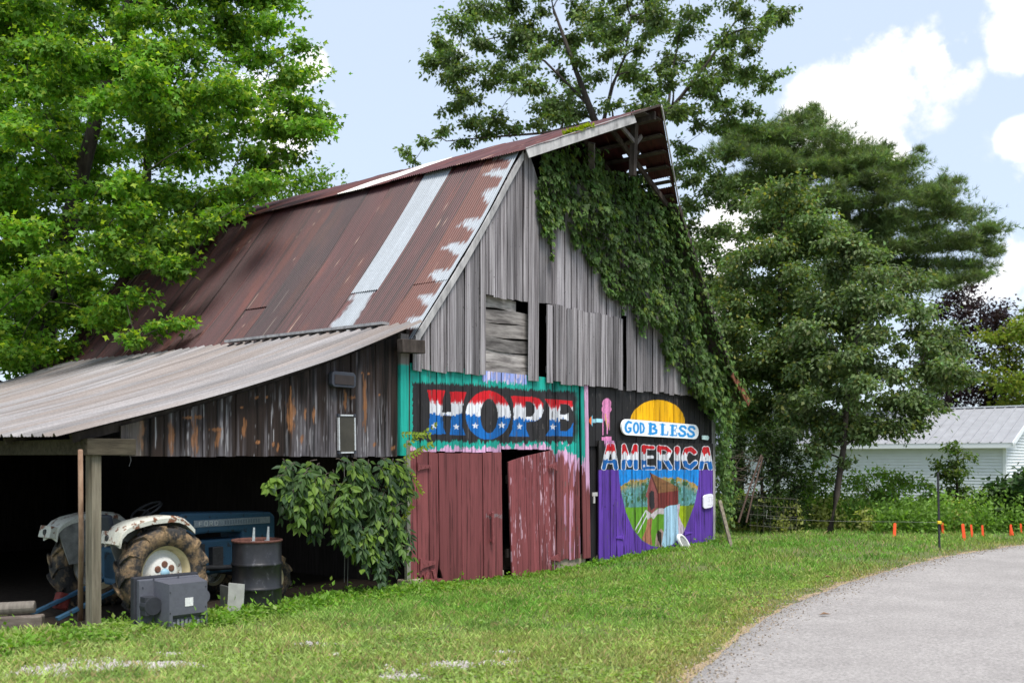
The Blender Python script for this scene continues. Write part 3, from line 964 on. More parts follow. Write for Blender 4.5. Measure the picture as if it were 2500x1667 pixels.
# purple double door
PY = -.05
dg = Geo()
for zz in (.3, 1.8): dg.box((7.2, PY + .042, zz), (4.3, .028, .14))
pdoor = dg.build('door', M['inner_wood'], barn)
tag(pdoor, 'wide purple door painted with flag letters and a mill house landscape')
edges = [F4(x, 1000, PY)[0] for x in (257, 290, 345, 392, 458, 538, 590, 655, 712, 778, 845, 905, 985, 1045, 1085, 1135)]
for k in range(len(edges) - 1):
    a_, b_ = edges[k], edges[k + 1]
    xa = oblique(a_, 0, 1380, 900, 3.136)[0]
    zb = F4(xa, np.interp(xa, [257, 480, 720, 850, 1160], [1495, 1425, 1395, 1378, 1345]), PY)[1]
    tp = F4(xa, np.interp(xa, [257, 390, 391, 1160], [548, 550, 565, 570]), PY)[1]
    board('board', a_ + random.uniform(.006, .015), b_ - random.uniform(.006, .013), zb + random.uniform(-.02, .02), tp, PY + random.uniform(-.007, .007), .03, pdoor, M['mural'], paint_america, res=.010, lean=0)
tri_hinge(385, 1276, 436, 1302, True, pdoor, M['purple_iron'], lambda x, y: F4(x, y, PY), -.062)
tri_hinge(912, 1246, 965, 1264, False, pdoor, M['purple_iron'], lambda x, y: F4(x, y, PY), -.062)
board('corner_board', edges[-1] + .02, edges[-1] + .17, 0, 3.15, LY - .02, .04, barn, M['trim_wood'])
# corner boards on the left: teal above, weathered below
def col_corner(s, z):
    c = np.tile(TEAL, (len(s), 1)) * (.8 + .3 * fbm(s * 20, z * 2, 97))[:, None]
    up = sstep(3.16, 3.2, z)[:, None]
    return c * (1 - up) + lin(120, 112, 108) * up
board('corner_board', -.215, -.05, 1.88, 3.62, -.03, .12, barn, M['mural'], col_corner, res=.02)
board('corner_board', -.10, -.03, .05, 2.1, -.045, .05, barn, M['pale_pipe'])
board('corner_board', -.05, .02, 2.0, 3.7, .02, .08, barn, M['dark_beam'])
# foundation
M['concrete'] = simple('old concrete', (.30, .25, .19), .95, 0, 9, .35, .1, .6)
for cx_, cy_, cz_, sx_, sy_, sz_ in ((3.98, .16, -.03, 1.2, .22, .28), (1.25, .12, -.06, 1.9, .2, .2), (7.2, .1, -.04, 4.6, .2, .2), (.03, .02, .02, .3, .25, .16)):
    Geo().box((cx_, cy_, cz_), (sx_, sy_, sz_)).build('foundation', M['concrete'], barn, bevel=.02)
# enclosing walls, all dark inside
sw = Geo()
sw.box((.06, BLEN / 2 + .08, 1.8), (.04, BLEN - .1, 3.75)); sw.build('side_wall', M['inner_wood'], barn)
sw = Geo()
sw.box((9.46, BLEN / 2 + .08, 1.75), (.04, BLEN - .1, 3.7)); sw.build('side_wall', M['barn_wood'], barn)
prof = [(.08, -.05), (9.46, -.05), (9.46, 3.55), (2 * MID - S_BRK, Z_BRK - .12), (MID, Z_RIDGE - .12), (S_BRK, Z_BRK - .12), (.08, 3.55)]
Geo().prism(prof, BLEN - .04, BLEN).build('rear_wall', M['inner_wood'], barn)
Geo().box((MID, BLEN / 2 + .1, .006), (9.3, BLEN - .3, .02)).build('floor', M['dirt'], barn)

# ------------------------------------------------------------------ roofing sheets
RUST_D, RUST_R, RUST_O, GALV = lin(60, 36, 39), lin(86, 45, 44), lin(116, 60, 44), lin(148, 155, 162)
def rust(q, w, seed):
    k = fbm(q * 7 + seed * 3.1, w * .45, 100 + seed)
    k2 = fbm(q * 22, w * 1.1, 130 + seed)
    c = RUST_D * (1 - k)[:, None] + RUST_R * k[:, None]
    o = sstep(.52, .72, fbm(q * 3 + 9 * seed, w * .9, 160))[:, None] * .5
    c = c * (1 - o) + RUST_O * .8 * o
    c = c * (.44 + .60 * k2)[:, None] * np.array((1.04, .88, .90))
    e = np.abs(((q + .05) / .7) % 1 - .5) * 2                # towards the sheet's side laps
    c = c * (1 - .55 * sstep(.93, .985, e) * (vnoise(q * 0 + seed, w * 1.4, 181) > .25))[:, None]
    ln = sstep(.80, .86, vnoise(q * 31 + seed * 7, w * .33, 185)) * (vnoise(q * 3 + seed, w * .8, 186) > .5)
    c = c * (1 - .5 * ln)[:, None]
    pale = sstep(.86, .9, vnoise(q * 40 + seed * 5, w * .4, 187)) * (vnoise(q * 2 + seed, w * 1.1, 188) > .62)
    c = c * (1 - .5 * pale[:, None]) + lin(170, 140, 120) * .5 * pale[:, None]
    sp = (vnoise(q * 60, w * 55, 170 + seed) > .965)[:, None]
    return np.where(sp, c * .4 + lin(190, 160, 140) * .5, c)
def galv(q, w, seed):
    k = fbm(q * 6, w * 1.2, 200 + seed)
    k2 = fbm(q * 16, w * .6, 205 + seed)
    return GALV * (.74 + .26 * k + .26 * k2)[:, None]
def roof_sheet(parent, path, q0, q1, colfn, pitch=.05, amp=.009, res_w=.13, lift=0.0, front=None, name='roof_sheet', mat=None, per=6, prof=None, holes=()):
    """one sheet: path = [(s, z), ...] from top to bottom, spanning depth q0..q1; front(w01) gives the depth of the front end"""
    P = np.array(path, float)
    seg = np.hypot(*np.diff(P, axis=0).T); L = np.concatenate([[0], np.cumsum(seg)])
    nw = max(2, int(L[-1] / res_w)); w = np.linspace(0, L[-1], nw + 1)
    s = np.interp(w, L, P[:, 0]); z = np.interp(w, L, P[:, 1])
    ts, tz = np.gradient(s), np.gradient(z); tl = np.hypot(ts, tz); ns, nz = -tz / tl, ts / tl
    flip = np.where(nz < 0, -1, 1); ns, nz = ns * flip, nz * flip
    nq = max(2, int(round((q1 - q0) / pitch * per))); qv = np.linspace(0, 1, nq + 1)
    Wg, Qg = np.meshgrid(np.arange(nw + 1), qv, indexing='ij')
    qq = q0 + (q1 - q0) * Qg
    if front is not None:
        f0 = front(w / L[-1])[:, None]
        qq = f0 + (q1 - f0) * Qg
    ph = qq / pitch
    off = (amp * np.sin(2 * np.pi * ph)) if prof is None else prof(ph) * amp
    ww = w[:, None] + 0 * qq
    sag = (fbm(qq * .9, ww * .6, 77, 2) - .5) * .035
    h = off + lift + sag
    S = s[:, None] + ns[:, None] * h; Z = z[:, None] + nz[:, None] * h
    V = np.stack([S, qq, Z], -1).reshape(-1, 3)
    W = nq + 1
    i, j = np.meshgrid(np.arange(nq), np.arange(nw), indexing='xy'); b0 = (j * W + i).ravel()
    F = np.stack([b0, b0 + 1, b0 + W + 1, b0 + W], 1)
    for w0_, w1_, a0_, a1_ in holes:        # rusted-through openings, as fractions of length and width
        fw_ = (j.ravel() + .5) / nw; fq_ = (i.ravel() + .5) / nq
        okf = ~((fw_ > w0_) & (fw_ < w1_) & (fq_ > a0_) & (fq_ < a1_))
        F, j, i = F[okf], j.ravel()[okf], i.ravel()[okf]
    return mesh_np(name, V, F, mat or M['sheet_paint'], parent, colfn(qq.ravel(), ww.ravel()), smooth=True)

ls = np.linspace(S_BRK - .02, -.02, 14)
LOW_L = [(s, float(roof_z(s)) + .02) for s in ls]
LOWLEN = float(np.sum(np.hypot(*np.diff(np.array(LOW_L), axis=0).T)))
cut = int(len(LOW_L) * .70)
W_ = .7
for k in range(int(BLEN / W_) + 1):
    q0, q1 = k * W_ - .05, min((k + 1) * W_ + .02, BLEN + .2)
    lo_q = q0
    if k == 0:
        def cf(q, w):
            cell = np.floor(q / .05)
            ph_ = w / .56 + .1 + .55 * vnoise(w * 1.3, w * 0, 12) + (hash2(cell, cell * 0, 3) - .5) * .16 + q * .35
            tooth = np.clip(np.sin(2 * np.pi * ph_), 0, 1) ** .8
            e = .08 + .42 * tooth * (.55 + .6 * hash2(np.floor(w / .56 + .1), cell * 0, 8)) + .05 * np.sin(2 * np.pi * q / .05) * (q > .1)
            kx = sstep(-.02, .02, e - (q + .05))[:, None]
            rr = rust(q, w, 1) * .35 + RUST_O * .72 * (.7 + .5 * fbm(q * 20, w, 6))[:, None] * .65
            return galv(q, w, 1) * 1.02 * kx + rr * (1 - kx)
        cf2 = (lambda f_: (lambda q, w: f_(q, w + 2.66)))(cf)
    elif k == 2:
        cf = lambda q, w: galv(q, w, 2) * .98
        def cf2(q, w):
            e = (q - 1.35) / .72
            n_ = fbm(q * 9, w * 5, 210)
            kx = sstep(.05, .2, np.minimum(e, 1 - e) + (n_ - .55) * .55)[:, None]
            return galv(q, w, 3) * .93 * kx + rust(q, w, 3) * 1.35 * (1 - kx)
    elif k == 5:
        cf = lambda q, w: rust(q, w, 5) * np.array((.62, .8, .92)) * .95
        cf2 = cf
    else:
        cf = (lambda kk: (lambda q, w: rust(q, w, kk) * (.92 + .2 * ((kk * 37) % 10) / 10)))(k)
        cf2 = cf
    if k in (0, 2, 6, 9):
        o1 = roof_sheet(barn, LOW_L[:cut + 1], q0, q1, cf, res_w=.06, lift=.014 + .010 * (k % 2))
        o2 = roof_sheet(barn, LOW_L[cut - 1:], q0, q1, cf2, res_w=.06, lift=.002 + .010 * (k % 2))
    else:
        o1 = roof_sheet(barn, LOW_L, q0, q1, cf, lift=.004 + .012 * (k % 2))
    if k == 2: tag(o1, 'bright galvanised roof sheet among rusty ones')
# upper slopes with the hay hood at the front
HOOD = 1.37
UP_L = [(MID, Z_RIDGE + .02), ((MID + S_BRK) / 2, (Z_RIDGE + Z_BRK) / 2 + .015), (S_BRK - .16, Z_BRK - .055)]
for k in range(int(BLEN / W_) + 1):
    q0, q1 = k * W_ - .05, min((k + 1) * W_ + .02, BLEN + .2)
    fr = (lambda w: -.10 - (HOOD - .10) * np.clip(1 - w, 0, 1)) if k == 0 else None
    if k == 5: cf = lambda q, w: lin(226, 222, 214) * (.85 + .2 * fbm(q * 8, w, 220))[:, None]
    else: cf = (lambda kk: (lambda q, w: (rust(q, w, kk + 30) * 1.3 + lin(24, 14, 11))))(k)
    roof_sheet(barn, UP_L, q0, q1, cf, lift=.015 + .007 * (k % 2), front=fr)
UP_R = [(MID, Z_RIDGE + .02), (2 * MID - S_BRK + .1, Z_BRK - .03)]
for k in range(int(BLEN / W_) + 1):
    q0, q1 = k * W_ - .05, min((k + 1) * W_ + .02, BLEN + .2)
    cf = (lambda kk: (lambda q, w: rust(q, w, kk + 50)))(k)
    if k > 0:
        roof_sheet(barn, UP_R, q0, q1, cf, lift=.015, per=4, res_w=.4)
    else:       # hood side: torn strips leave gaps
        fr = lambda w: -.42 - (HOOD - .42) * (1 - w)
        roof_sheet(barn, UP_R, 0, q1, cf, lift=.02, front=fr, holes=((.36, .44, .34, .56), (.54, .62, .34, .62), (.70, .77, .05, .5)))
LOW_R = [(2 * MID - S_BRK + .02, Z_BRK), (9.42, 3.72), (9.95, 3.22), (10.2, 3.1)]
for k in range(int(BLEN / W_) + 1):
    q0, q1 = (k * W_ - .05 if k else -.42), min((k + 1) * W_ + .02, BLEN + .2)
    cf = (lambda kk: (lambda q, w: rust(q, w, kk + 70) * .5 + lin(70, 76, 72) * .6))(k)
    roof_sheet(barn, LOW_R, q0, q1, cf, lift=.01, per=4, res_w=.3)
# skip sheathing under the hood and roof (boards running into depth)
for side in (0, 1):
    for u in np.arange(.08, 1.0, .16):
        s = MID + (UP_R[1][0] - MID) * u if side else MID - (MID - S_BRK) * u
        z = Z_RIDGE + (Z_BRK - Z_RIDGE) * u - .03
        y0 = (-.40 - (HOOD - .42) * (1 - u)) if side else (-.08 - (HOOD - .12) * (1 - u))
        Geo().bar((s, y0 + .03, z), (s, 3.0, z), .17, .022).build('purlin', M['dark_beam'], barn)
# rafters
for qy in (-.30, .35, 1.2):
    for sg in (-1, 1):
        u0 = .02; u1 = 1.0 if qy > 0 else (.72 if sg < 0 else .95)
        a_ = (MID + sg * u0 * 2.2, qy, Z_RIDGE - .10); b_ = (MID + sg * u1 * (MID - S_BRK), qy, Z_RIDGE - .10 - (Z_RIDGE - Z_BRK) * u1)
        Geo().bar(a_, b_, .045, .1).build('rafter', M['dark_beam'], barn)
Geo().bar((MID, -HOOD + .1, Z_RIDGE - .12), (MID, .4, Z_RIDGE - .12), .06, .14).build('ridge_beam', M['dark_beam'], barn)
Geo().bar((MID, -.86, Z_RIDGE - .05), (MID + .02, -.80, Z_RIDGE - 1.08), .10, .10, (0, 1, 0)).build('hood_post', M['dark_beam'], barn)
Geo().bar((MID - .75, -.45, Z_RIDGE - .62), (MID - .38, -.2, Z_RIDGE - 1.0), .05, .11, (0, 1, 0)).build('brace', M['post_dark'], barn)
Geo().bar((MID - .55, -.86, Z_RIDGE - .30), (MID - .02, -.86, Z_RIDGE - .50), .04, .07).build('brace', M['post_dark'], barn)
Geo().bar((MID + .22, -.86, Z_RIDGE - .34), (MID + .03, -.86, Z_RIDGE - .52), .04, .07).build('brace', M['post_dark'], barn)
# barge boards
bp = [(s + .02, float(roof_z(s)) - .04) for s in np.linspace(S_BRK + .02, .02, 8)]
for (a0, a1), (b0_, b1_) in zip(bp[:-1], bp[1:]):
    pass
gb = Geo()
vs = []
for (s, z) in bp:
    for dy, dz in ((-.085, .05), (-.085, -.10), (-.06, -.10), (-.06, .05)): vs.append((s - dz * .0, dy, z + dz))
fs = []
for i in range(len(bp) - 1):
    for k in range(4): fs.append((i * 4 + k, i * 4 + (k + 1) % 4, (i + 1) * 4 + (k + 1) % 4, (i + 1) * 4 + k))
gb.add(vs, fs); gb.build('barge_board', M['trim_wood'], barn)
Geo().bar((S_BRK + .02, -.17, Z_BRK - .04), (MID - .42, -1.11, Z_RIDGE - .24), .03, .17, (0, 0, 1)).build('barge_board', M['trim_wood'], barn)
Geo().bar((MID + .02, -HOOD - .02, Z_RIDGE + .02), (2 * MID - S_BRK + .1, -.45, Z_BRK - .02), .02, .05).build('roof_edge', M['trim_wood'], barn)
Geo().bar((MID - .02, -HOOD - .01, Z_RIDGE + .03), (MID - .5, -1.1, Z_RIDGE - .20), .02, .04).build('roof_edge', M['dark_beam'], barn)
Geo().bar((2 * MID - S_BRK + .1, -.44, Z_BRK - .05), (9.45, -.44, 3.66), .03, .09).build('barge_board', M['dark_beam'], barn)
rustyfl = simple('rusty flashing', (.20, .075, .045), .8, 0, 12, .4, .2, .4)
Geo().bar((9.42, -.45, 3.66), (10.25, -.45, 3.05), .025, .16).build('barge_board', rustyfl, barn)
# timber end under the left eave
Geo().bar((-.36, -.16, 3.42), (.10, -.16, 3.44), .12, .19).build('beam_end', M['dark_beam'], barn, bevel=.01)
# nails along the upper boards' foot and head are too fine: only the moss on the roof edge is built
mg = np.random.default_rng(3)
npt = 420
u = .40 + .16 * mg.random(npt)
ms = S_BRK + (MID - S_BRK) * (u - .05); mz = Z_BRK + (Z_RIDGE - Z_BRK) * (u - .05) + .05
my = -.1 - (HOOD - .12) * (u - .05) + mg.random(npt) * .25 - .02
MOSS = np.stack([ms, my, mz], 1)
# ------------------------------------------------------------------ lean-to shed on the barn's left side
shed = empty('lean_to_shed', to_world(-2.5, 0, 0), TH, 'open lean-to shed with pale ribbed metal roof and dark stained gable boards', 'shed')
SH = Vector((2.5, 0, 0))
def lean_z(s):
    s = np.asarray(s, float)
    k = (s + 5.25) / 5.35
    return 2.03 + k * 1.72 - .12 * np.sin(np.pi * np.clip(k, 0, 1))
class Shift:
    pass
def shed_child(o):
    o.parent = shed; o.location = SH; return o
# roof sheets with trapezoid ribs running down the slope
lp = [(s, float(lean_z(s)) + .03) for s in np.linspace(.12, -5.28, 13)]
def rib(ph):
    f = np.abs((ph % 1) - .5) * 2          # 1 at the sheet flat, 0 at the rib
    r = np.clip((.30 - f) / .16, 0, 1)
    f2 = np.abs(((ph * 3) % 1) - .5) * 2
    return r + .16 * np.clip((.35 - f2) / .2, 0, 1)
def lean_col(seed):
    def f(q, w):
        k = fbm(q * 9, w * .5, 300); k2 = fbm(q * 3.1, w * .35, 310)
        c = lin(138, 134, 134) * (.40 + .95 * k)[:, None]
        br = sstep(.4, .7, k2)[:, None] * .38
        c = c * (1 - br) + lin(118, 98, 80) * br
        dk = (vnoise(q * 4.4, w * 3.2, 320) > .955)[:, None]
        return np.where(dk, c * .35, c)
    return f
for k in range(11):
    q0, q1 = k * .92 - .16, (k + 1) * .92 - .13
    o = roof_sheet(shed, lp, q0, q1, lean_col(k), pitch=.23, amp=.030, res_w=.16, lift=.02 + .004 * (k % 2), per=24, prof=rib)
    o.location = SH
# screw heads on the first sheets
sg_ = Geo()
for q in np.arange(.0, 4.2, .46):
    for s in (-4.9, -4.0, -3.1, -2.2, -1.3, -.5):
        if random.random() < .85: sg_.box((s + random.uniform(-.02, .02), q + .11, float(lean_z(s)) + .064), (.026, .022, .012))
o = sg_.build('roof_screws', M['dark_beam'], shed); o.location = SH; tag(o, kind='stuff')
# the loose plank lying along the top of the lean-to roof
o = Geo().bar((.06, .55, 3.84), (-.02, 4.3, 3.83), .15, .04).build('roof_plank', M['trim_wood'], shed); o.location = SH
# rafters and eave beams
for q in (.09, 1.6, 3.2, 4.8, 6.4, 8.0, 9.6):
    gg = Geo()
    pts = [(s, q, float(lean_z(s)) - .04) for s in np.linspace(0, -5.0, 7)]
    for a_, b_ in zip(pts[:-1], pts[1:]): gg.bar(a_, b_, .05, .10)
    o = gg.build('rafter', M['dark_beam'], shed); o.location = SH
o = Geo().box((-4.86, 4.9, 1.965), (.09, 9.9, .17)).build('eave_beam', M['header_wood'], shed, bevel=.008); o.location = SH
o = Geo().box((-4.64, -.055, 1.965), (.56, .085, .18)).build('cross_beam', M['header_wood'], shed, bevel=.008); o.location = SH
o = Geo().box((-4.79, .02, .92), (.105, .14, 1.92)).build('post', M['post_wood'], shed, bevel=.006); o.location = SH
for q in (3.4, 6.8, 9.7):
    o = Geo().box((-4.86, q, .93), (.12, .12, 1.9)).build('post', M['dark_beam'], shed); o.location = SH
# end wall and far long side so that the inside is dark
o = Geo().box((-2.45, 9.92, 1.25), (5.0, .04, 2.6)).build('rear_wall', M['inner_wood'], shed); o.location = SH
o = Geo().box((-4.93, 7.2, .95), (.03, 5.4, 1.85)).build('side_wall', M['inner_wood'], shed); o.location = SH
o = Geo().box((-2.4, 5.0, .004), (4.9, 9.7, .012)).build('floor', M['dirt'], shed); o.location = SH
# gable boards: dark stain, silvered feet, orange knots and worn streaks
STREAK = []          # (px, py centre, half width px, half height px) of bare orange wood
for zx, zy, hw, hh in ((1595, 700, 26, 110), (1595, 760, 14, 40), (1672, 690, 10, 42), (1650, 830, 14, 26), (1715, 700, 12, 40), (1995, 640, 14, 180), (1995, 660, 17, 40),
                       (1335, 770, 12, 60), (1318, 660, 14, 8), (1065, 810, 16, 100), (1085, 712, 30, 9), (1030, 715, 26, 8), (935, 830, 14, 85), (775, 800, 14, 95),
                       (1180, 780, 34, 12), (1190, 830, 12, 60), (1890, 620, 10, 75), (1925, 605, 20, 12), (1405, 605, 10, 10), (1458, 603, 10, 10), (1410, 848, 10, 12), (1498, 860, 8, 12),
                       (2150, 880, 16, 20), (2050, 860, 10, 14), (2075, 590, 8, 8), (2015, 475, 12, 8), (1980, 470, 6, 9), (1590, 600, 8, 60), (1520, 880, 8, 30)):
    px, py = zx / 2.24, 700 + zy / 2.24
    s_, z_ = fw(px, py, .03)
    STREAK.append((s_, z_, hw / 2.24 / 165, hh / 2.24 / 195))
def col_shed(s, z):
    k = fbm(s * 14, z * .8, 400)
    c = lin(44, 34, 30) * (.55 + .9 * k)[:, None]
    bid = np.floor(s / .17)
    br = hash2(bid, 0 * bid, 4)
    gfac = sstep(.35, .75, fbm(s * 30, z * 1.4, 410) * .6 + br * .45 - (z - 1.9) * .22)[:, None]
    c = c * (1 - gfac * .75) + lin(128, 124, 130) * gfac * .62
    wst = sstep(.66, .74, fbm(s * 60, z * 1.9, 420))[:, None] * sstep(2.9, 2.2, z)[:, None]
    c = c * (1 - wst * .8) + lin(170, 168, 172) * wst * .8
    bl = sstep(.58, .7, fbm(s * 22, z * .9, 430))[:, None]
    c = c * (1 - .7 * bl)
    for (a_, b_, hw, hh) in STREAK:
        d = np.hypot((s - a_ - .25 * hw * np.sin((z - b_) * 30)) / hw, (z - b_) / hh)
        w = sstep(1.1, .55, d + (fbm(s * 55, z * 7, 440) - .5) * 1.7)[:, None] * .8
        oc = lin(166, 114, 74) * (.2 + 1.0 * fbm(s * 70, z * 6, 450))[:, None]
        c = c * (1 - w) + oc * w
    lf = sstep(-4.15, -4.25, s)[:, None]
    c = c * (1 - lf * .6) + lin(130, 118, 108) * lf * .5
    return c
for s0, s1 in widths(-4.47, -.22, .14, .21):
    ta, tb = float(lean_z(s0)) - .03, float(lean_z(s1)) - .03
    o = board('board', s0 + .003, s1 - .003, 1.865 + random.uniform(-.008, .008), (ta, tb), .03 + random.uniform(-.008, .008), .025, shed, M['stained'], col_shed, res=.0105)
    o.location = SH
# loose wires hanging from the boards
for px, y0, y1 in ((318, 1108, 1138), (842, 1112, 1420), (850, 1112, 1430)):
    s_, z0 = fw(px, y0); z1 = fw(px, y1)[1]
    gg = Geo().tube([(s_, .02, z0), (s_ + .01, .0, (z0 + z1) / 2), (s_ - .02, -.01, z1)], .004, 5)
    o = gg.build('wire', simple('wire', (.28, .27, .26), .5, .6), shed); o.location = SH

# ------------------------------------------------------------------ things fixed to the walls
M['black_plastic'] = simple('dark grey plastic', (.045, .05, .065), .6, 0, 30, .15, .25)
M['dark_glass'] = simple('dark solar cell', (.030, .022, .020), .3, 0, 5, .2, .3)
M['panel_glass'] = simple('solar cell olive', (.045, .040, .030), .25, 0, 4, .25, .35)
M['alu'] = simple('aluminium rail', (.66, .67, .68), .4, .5, 25, .12, .5)
a0 = fw(784, 912); a1 = fw(880, 944)
sl = empty('solar_lamp', to_world((a0[0] + a1[0]) / 2, -.02, a0[1] - .1), TH, 'dark grey rounded solar lamp screwed high on the stained shed boards', 'solar lamp')
w_, h_ = (a1[0] - a0[0]), .19
def rrect(w, h, r, n=6, top=0.0):
    out = []
    for cx, cy, a_ in ((w / 2 - r, h / 2 - r, 0), (-w / 2 + r, h / 2 - r, 90), (-w / 2 + r, -h / 2 + r, 180), (w / 2 - r, -h / 2 + r, 270)):
        for k in range(n + 1):
            t = math.radians(a_ + 90 * k / n)
            x, y = cx + r * math.cos(t), cy + r * math.sin(t)
            out.append((x, y + (top * (1 - (2 * x / w) ** 2) if y > 0 else 0)))
    return out
w_ = .42
Geo().prism(rrect(w_, .20, .05, 6, .018), -.05, .03).build('housing', M['black_plastic'], sl, bevel=.008)
Geo().prism(rrect(w_ - .08, .125, .012), -.058, -.045).build('solar_cell', M['dark_glass'], sl)
sl.location = to_world(*[v for v in (fw(832, 928)[0], -.02, fw(832, 928)[1])])
p0 = fw(822, 1013); p1 = fw(868, 1105)
pc = fw(844, 1059)
sp = empty('solar_charger', to_world(pc[0], -.01, pc[1]), TH, 'upright dark solar panel with thin silver rails below the lamp', 'solar panel')
pw, phh = .285, .50
Geo().box((0, 0, 0), (pw, .022, phh)).build('glass', M['panel_glass'], sp)
for sg in (-1, 1):
    Geo().box((sg * pw / 2, -.006, 0), (.018, .034, phh - .06)).build('side_rail', M['alu'], sp)
    Geo().box((0, -.006, sg * phh / 2), (pw - .06, .034, .018)).build('end_rail', M['alu'], sp)
    for s2 in (-1, 1): Geo().box((sg * pw / 2, -.006, s2 * phh / 2), (.03, .038, .035)).build('corner_cap', M['black_plastic'], sp)
sp.rotation_euler = (0, math.radians(-1.2), TH)

# "GOD BLESS" board
GB_O, GB_K = (1480, 960), 5.6
def FE(x, y, yl=0.0): return fw(1480 + x / 5.6, 960 + y / 5.6, yl)
GLET = [([(300, 402), (265, 388), (234, 422), (224, 470), (236, 518), (265, 532), (292, 512), (294, 478), (272, 476)], 15),
        ([(368 + 30 * math.cos(a), 472 + 66 * math.sin(a)) for a in np.linspace(0, 2 * math.pi, 21)], 14),
        ([(428, 410), (432, 538)], 13), ([(428, 408), (462, 422), (478, 474), (466, 526), (432, 540)], 13),
        ([(566, 418), (563, 550)], 21), ([(563, 420), (622, 428), (634, 455), (605, 478)], 15), ([(605, 480), (648, 503), (644, 538), (600, 552), (563, 549)], 16), ([(540, 413), (580, 416)], 8), ([(535, 553), (580, 553)], 8),
        ([(731, 428), (731, 560)], 20), ([(708, 562), (798, 568)], 9), ([(800, 566), (806, 522)], 7), ([(697, 425), (766, 429)], 7),
        ([(868, 442), (866, 570)], 19), ([(838, 437), (922, 443)], 9), ([(924, 443), (925, 480)], 5), ([(868, 505), (903, 507)], 8), ([(906, 485), (906, 528)], 5), ([(836, 573), (922, 577)], 9), ([(925, 577), (929, 540)], 6),
        ([(1048, 476), (1030, 452), (988, 450), (968, 478), (990, 505), (1034, 530), (1042, 560), (1014, 582), (972, 578), (957, 550)], 16),
        ([(1169, 485), (1150, 461), (1108, 458), (1088, 486), (1110, 512), (1154, 538), (1162, 568), (1134, 590), (1092, 586), (1077, 556)], 16)]
def col_god(s, z):
    x, y = oblique(s, z, 1480, 960, 5.6)
    c = np.tile(lin(236, 238, 240), (len(x), 1)) * (.93 + .1 * fbm(s * 6, z * 6, 500))[:, None]
    d = np.full(x.shape, 99.0)
    for pts, hw in GLET: d = np.minimum(d, dline(x, y, pts) - hw)
    k = sstep(2.5, -2.5, d)[:, None]
    return c * (1 - k) + lin(20, 140, 212) * k
def plate(name, mat, outline_lo_hi, s0, s1, y, thick, colfn, nx, nz, parent=None):
    a = (1 - np.cos(np.linspace(0, math.pi, nx + 1))) / 2 * .35 + np.linspace(0, 1, nx + 1) * .65
    s = s0 + (s1 - s0) * a
    lo, hi = outline_lo_hi(s)
    b = np.linspace(0, 1, nz + 1)
    Z = lo[None, :] + (hi - lo)[None, :] * b[:, None]
    S = np.tile(s, (nz + 1, 1))
    V = np.stack([S, np.full_like(S, y), Z], -1).reshape(-1, 3)
    W = nx + 1
    i, j = np.meshgrid(np.arange(nx), np.arange(nz), indexing='xy'); q = (j * W + i).ravel()
    F = np.stack([q, q + 1, q + W + 1, q + W], 1)
    ring = np.array([k for k in range(W)] + [r * W + nx for r in range(1, nz + 1)] + [nz * W + k for k in range(nx - 1, -1, -1)] + [r * W for r in range(nz - 1, 0, -1)])
    R = len(ring); base = len(V); back = V[ring].copy(); back[:, 1] += thick
    nxt = np.roll(np.arange(R), -1)
    side = np.stack([ring, base + np.arange(R), base + nxt, ring[nxt]], 1)
    c = colfn(V[:, 0], V[:, 2]); 
    o = mesh_np(name, np.concatenate([V, back]), [F, side], mat, parent, np.concatenate([c, c[ring]]))
    return o
def gb_outline(s):
    tl, tr = FE(172, 345), FE(1226, 432); bl, br = FE(172, 566), FE(1226, 628)
    k = (s - tl[0]) / (tr[0] - tl[0])
    hi = tl[1] + (tr[1] - tl[1]) * k; lo = bl[1] + (br[1] - bl[1]) * k
    mid, half = (hi + lo) / 2, (hi - lo) / 2
    r = .22 / (tr[0] - tl[0])
    e = np.clip(np.minimum(k, 1 - k) / r, 0, 1)
    f = np.sqrt(np.clip(1 - (1 - e) ** 2.4, .0004, 1))
    return mid - half * f, mid + half * f
o = plate('painted_sign', M['sign_paint'], gb_outline, FE(172, 450)[0], FE(1226, 520)[0], -.065, .03, col_god, 330, 62)
o.location = (AX, AY, 0); o.rotation_euler = (0, 0, TH)
tag(o, 'long white rounded board lettered GOD BLESS in blue over the yellow sun', 'sign')
# small white plaque on the purple door
MARK = [([(1720, 1213), (1722, 1224), (1718, 1223)], .7), ([(1720, 1213), (1726, 1212.5)], .6), ([(1727, 1213), (1728, 1224)], .7), ([(1728, 1213), (1732, 1214), (1731, 1218), (1728, 1219)], .6), ([(1728, 1219), (1732, 1221), (1731, 1224), (1728, 1224)], .6),
        ([(1718, 1233), (1722, 1231), (1724, 1233), (1728, 1230), (1729, 1233), (1733, 1231)], .7)]
def col_mark(s, z):
    x, y = oblique(s, z, 0, 0, 1)
    c = np.tile(lin(232, 230, 240), (len(x), 1))
    d = np.full(x.shape, 9.0)
    for pts, hw in MARK: d = np.minimum(d, dline(x, y, pts) - hw)
    k = sstep(.5, -.4, d)[:, None] * .5
    return c * (1 - k) + lin(150, 152, 160) * k
def pl_outline(s):
    s0, s1 = fw(1712.5, 1220, -.05)[0], fw(1736, 1220, -.05)[0]
    k = (s - s0) / (s1 - s0)
    hi = fw(1712.5, 1208, -.05)[1] * (1 - k) + fw(1736, 1203.5, -.05)[1] * k
    lo = fw(1712.5, 1241.5, -.05)[1] * (1 - k) + fw(1736, 1237, -.05)[1] * k
    e = np.clip(np.minimum(k, 1 - k) / .26, 0, 1); f = .62 + .38 * np.sqrt(np.clip(1 - (1 - e) ** 2, 0, 1))
    m, h = (hi + lo) / 2, (hi - lo) / 2
    return m - h * f, m + h * f
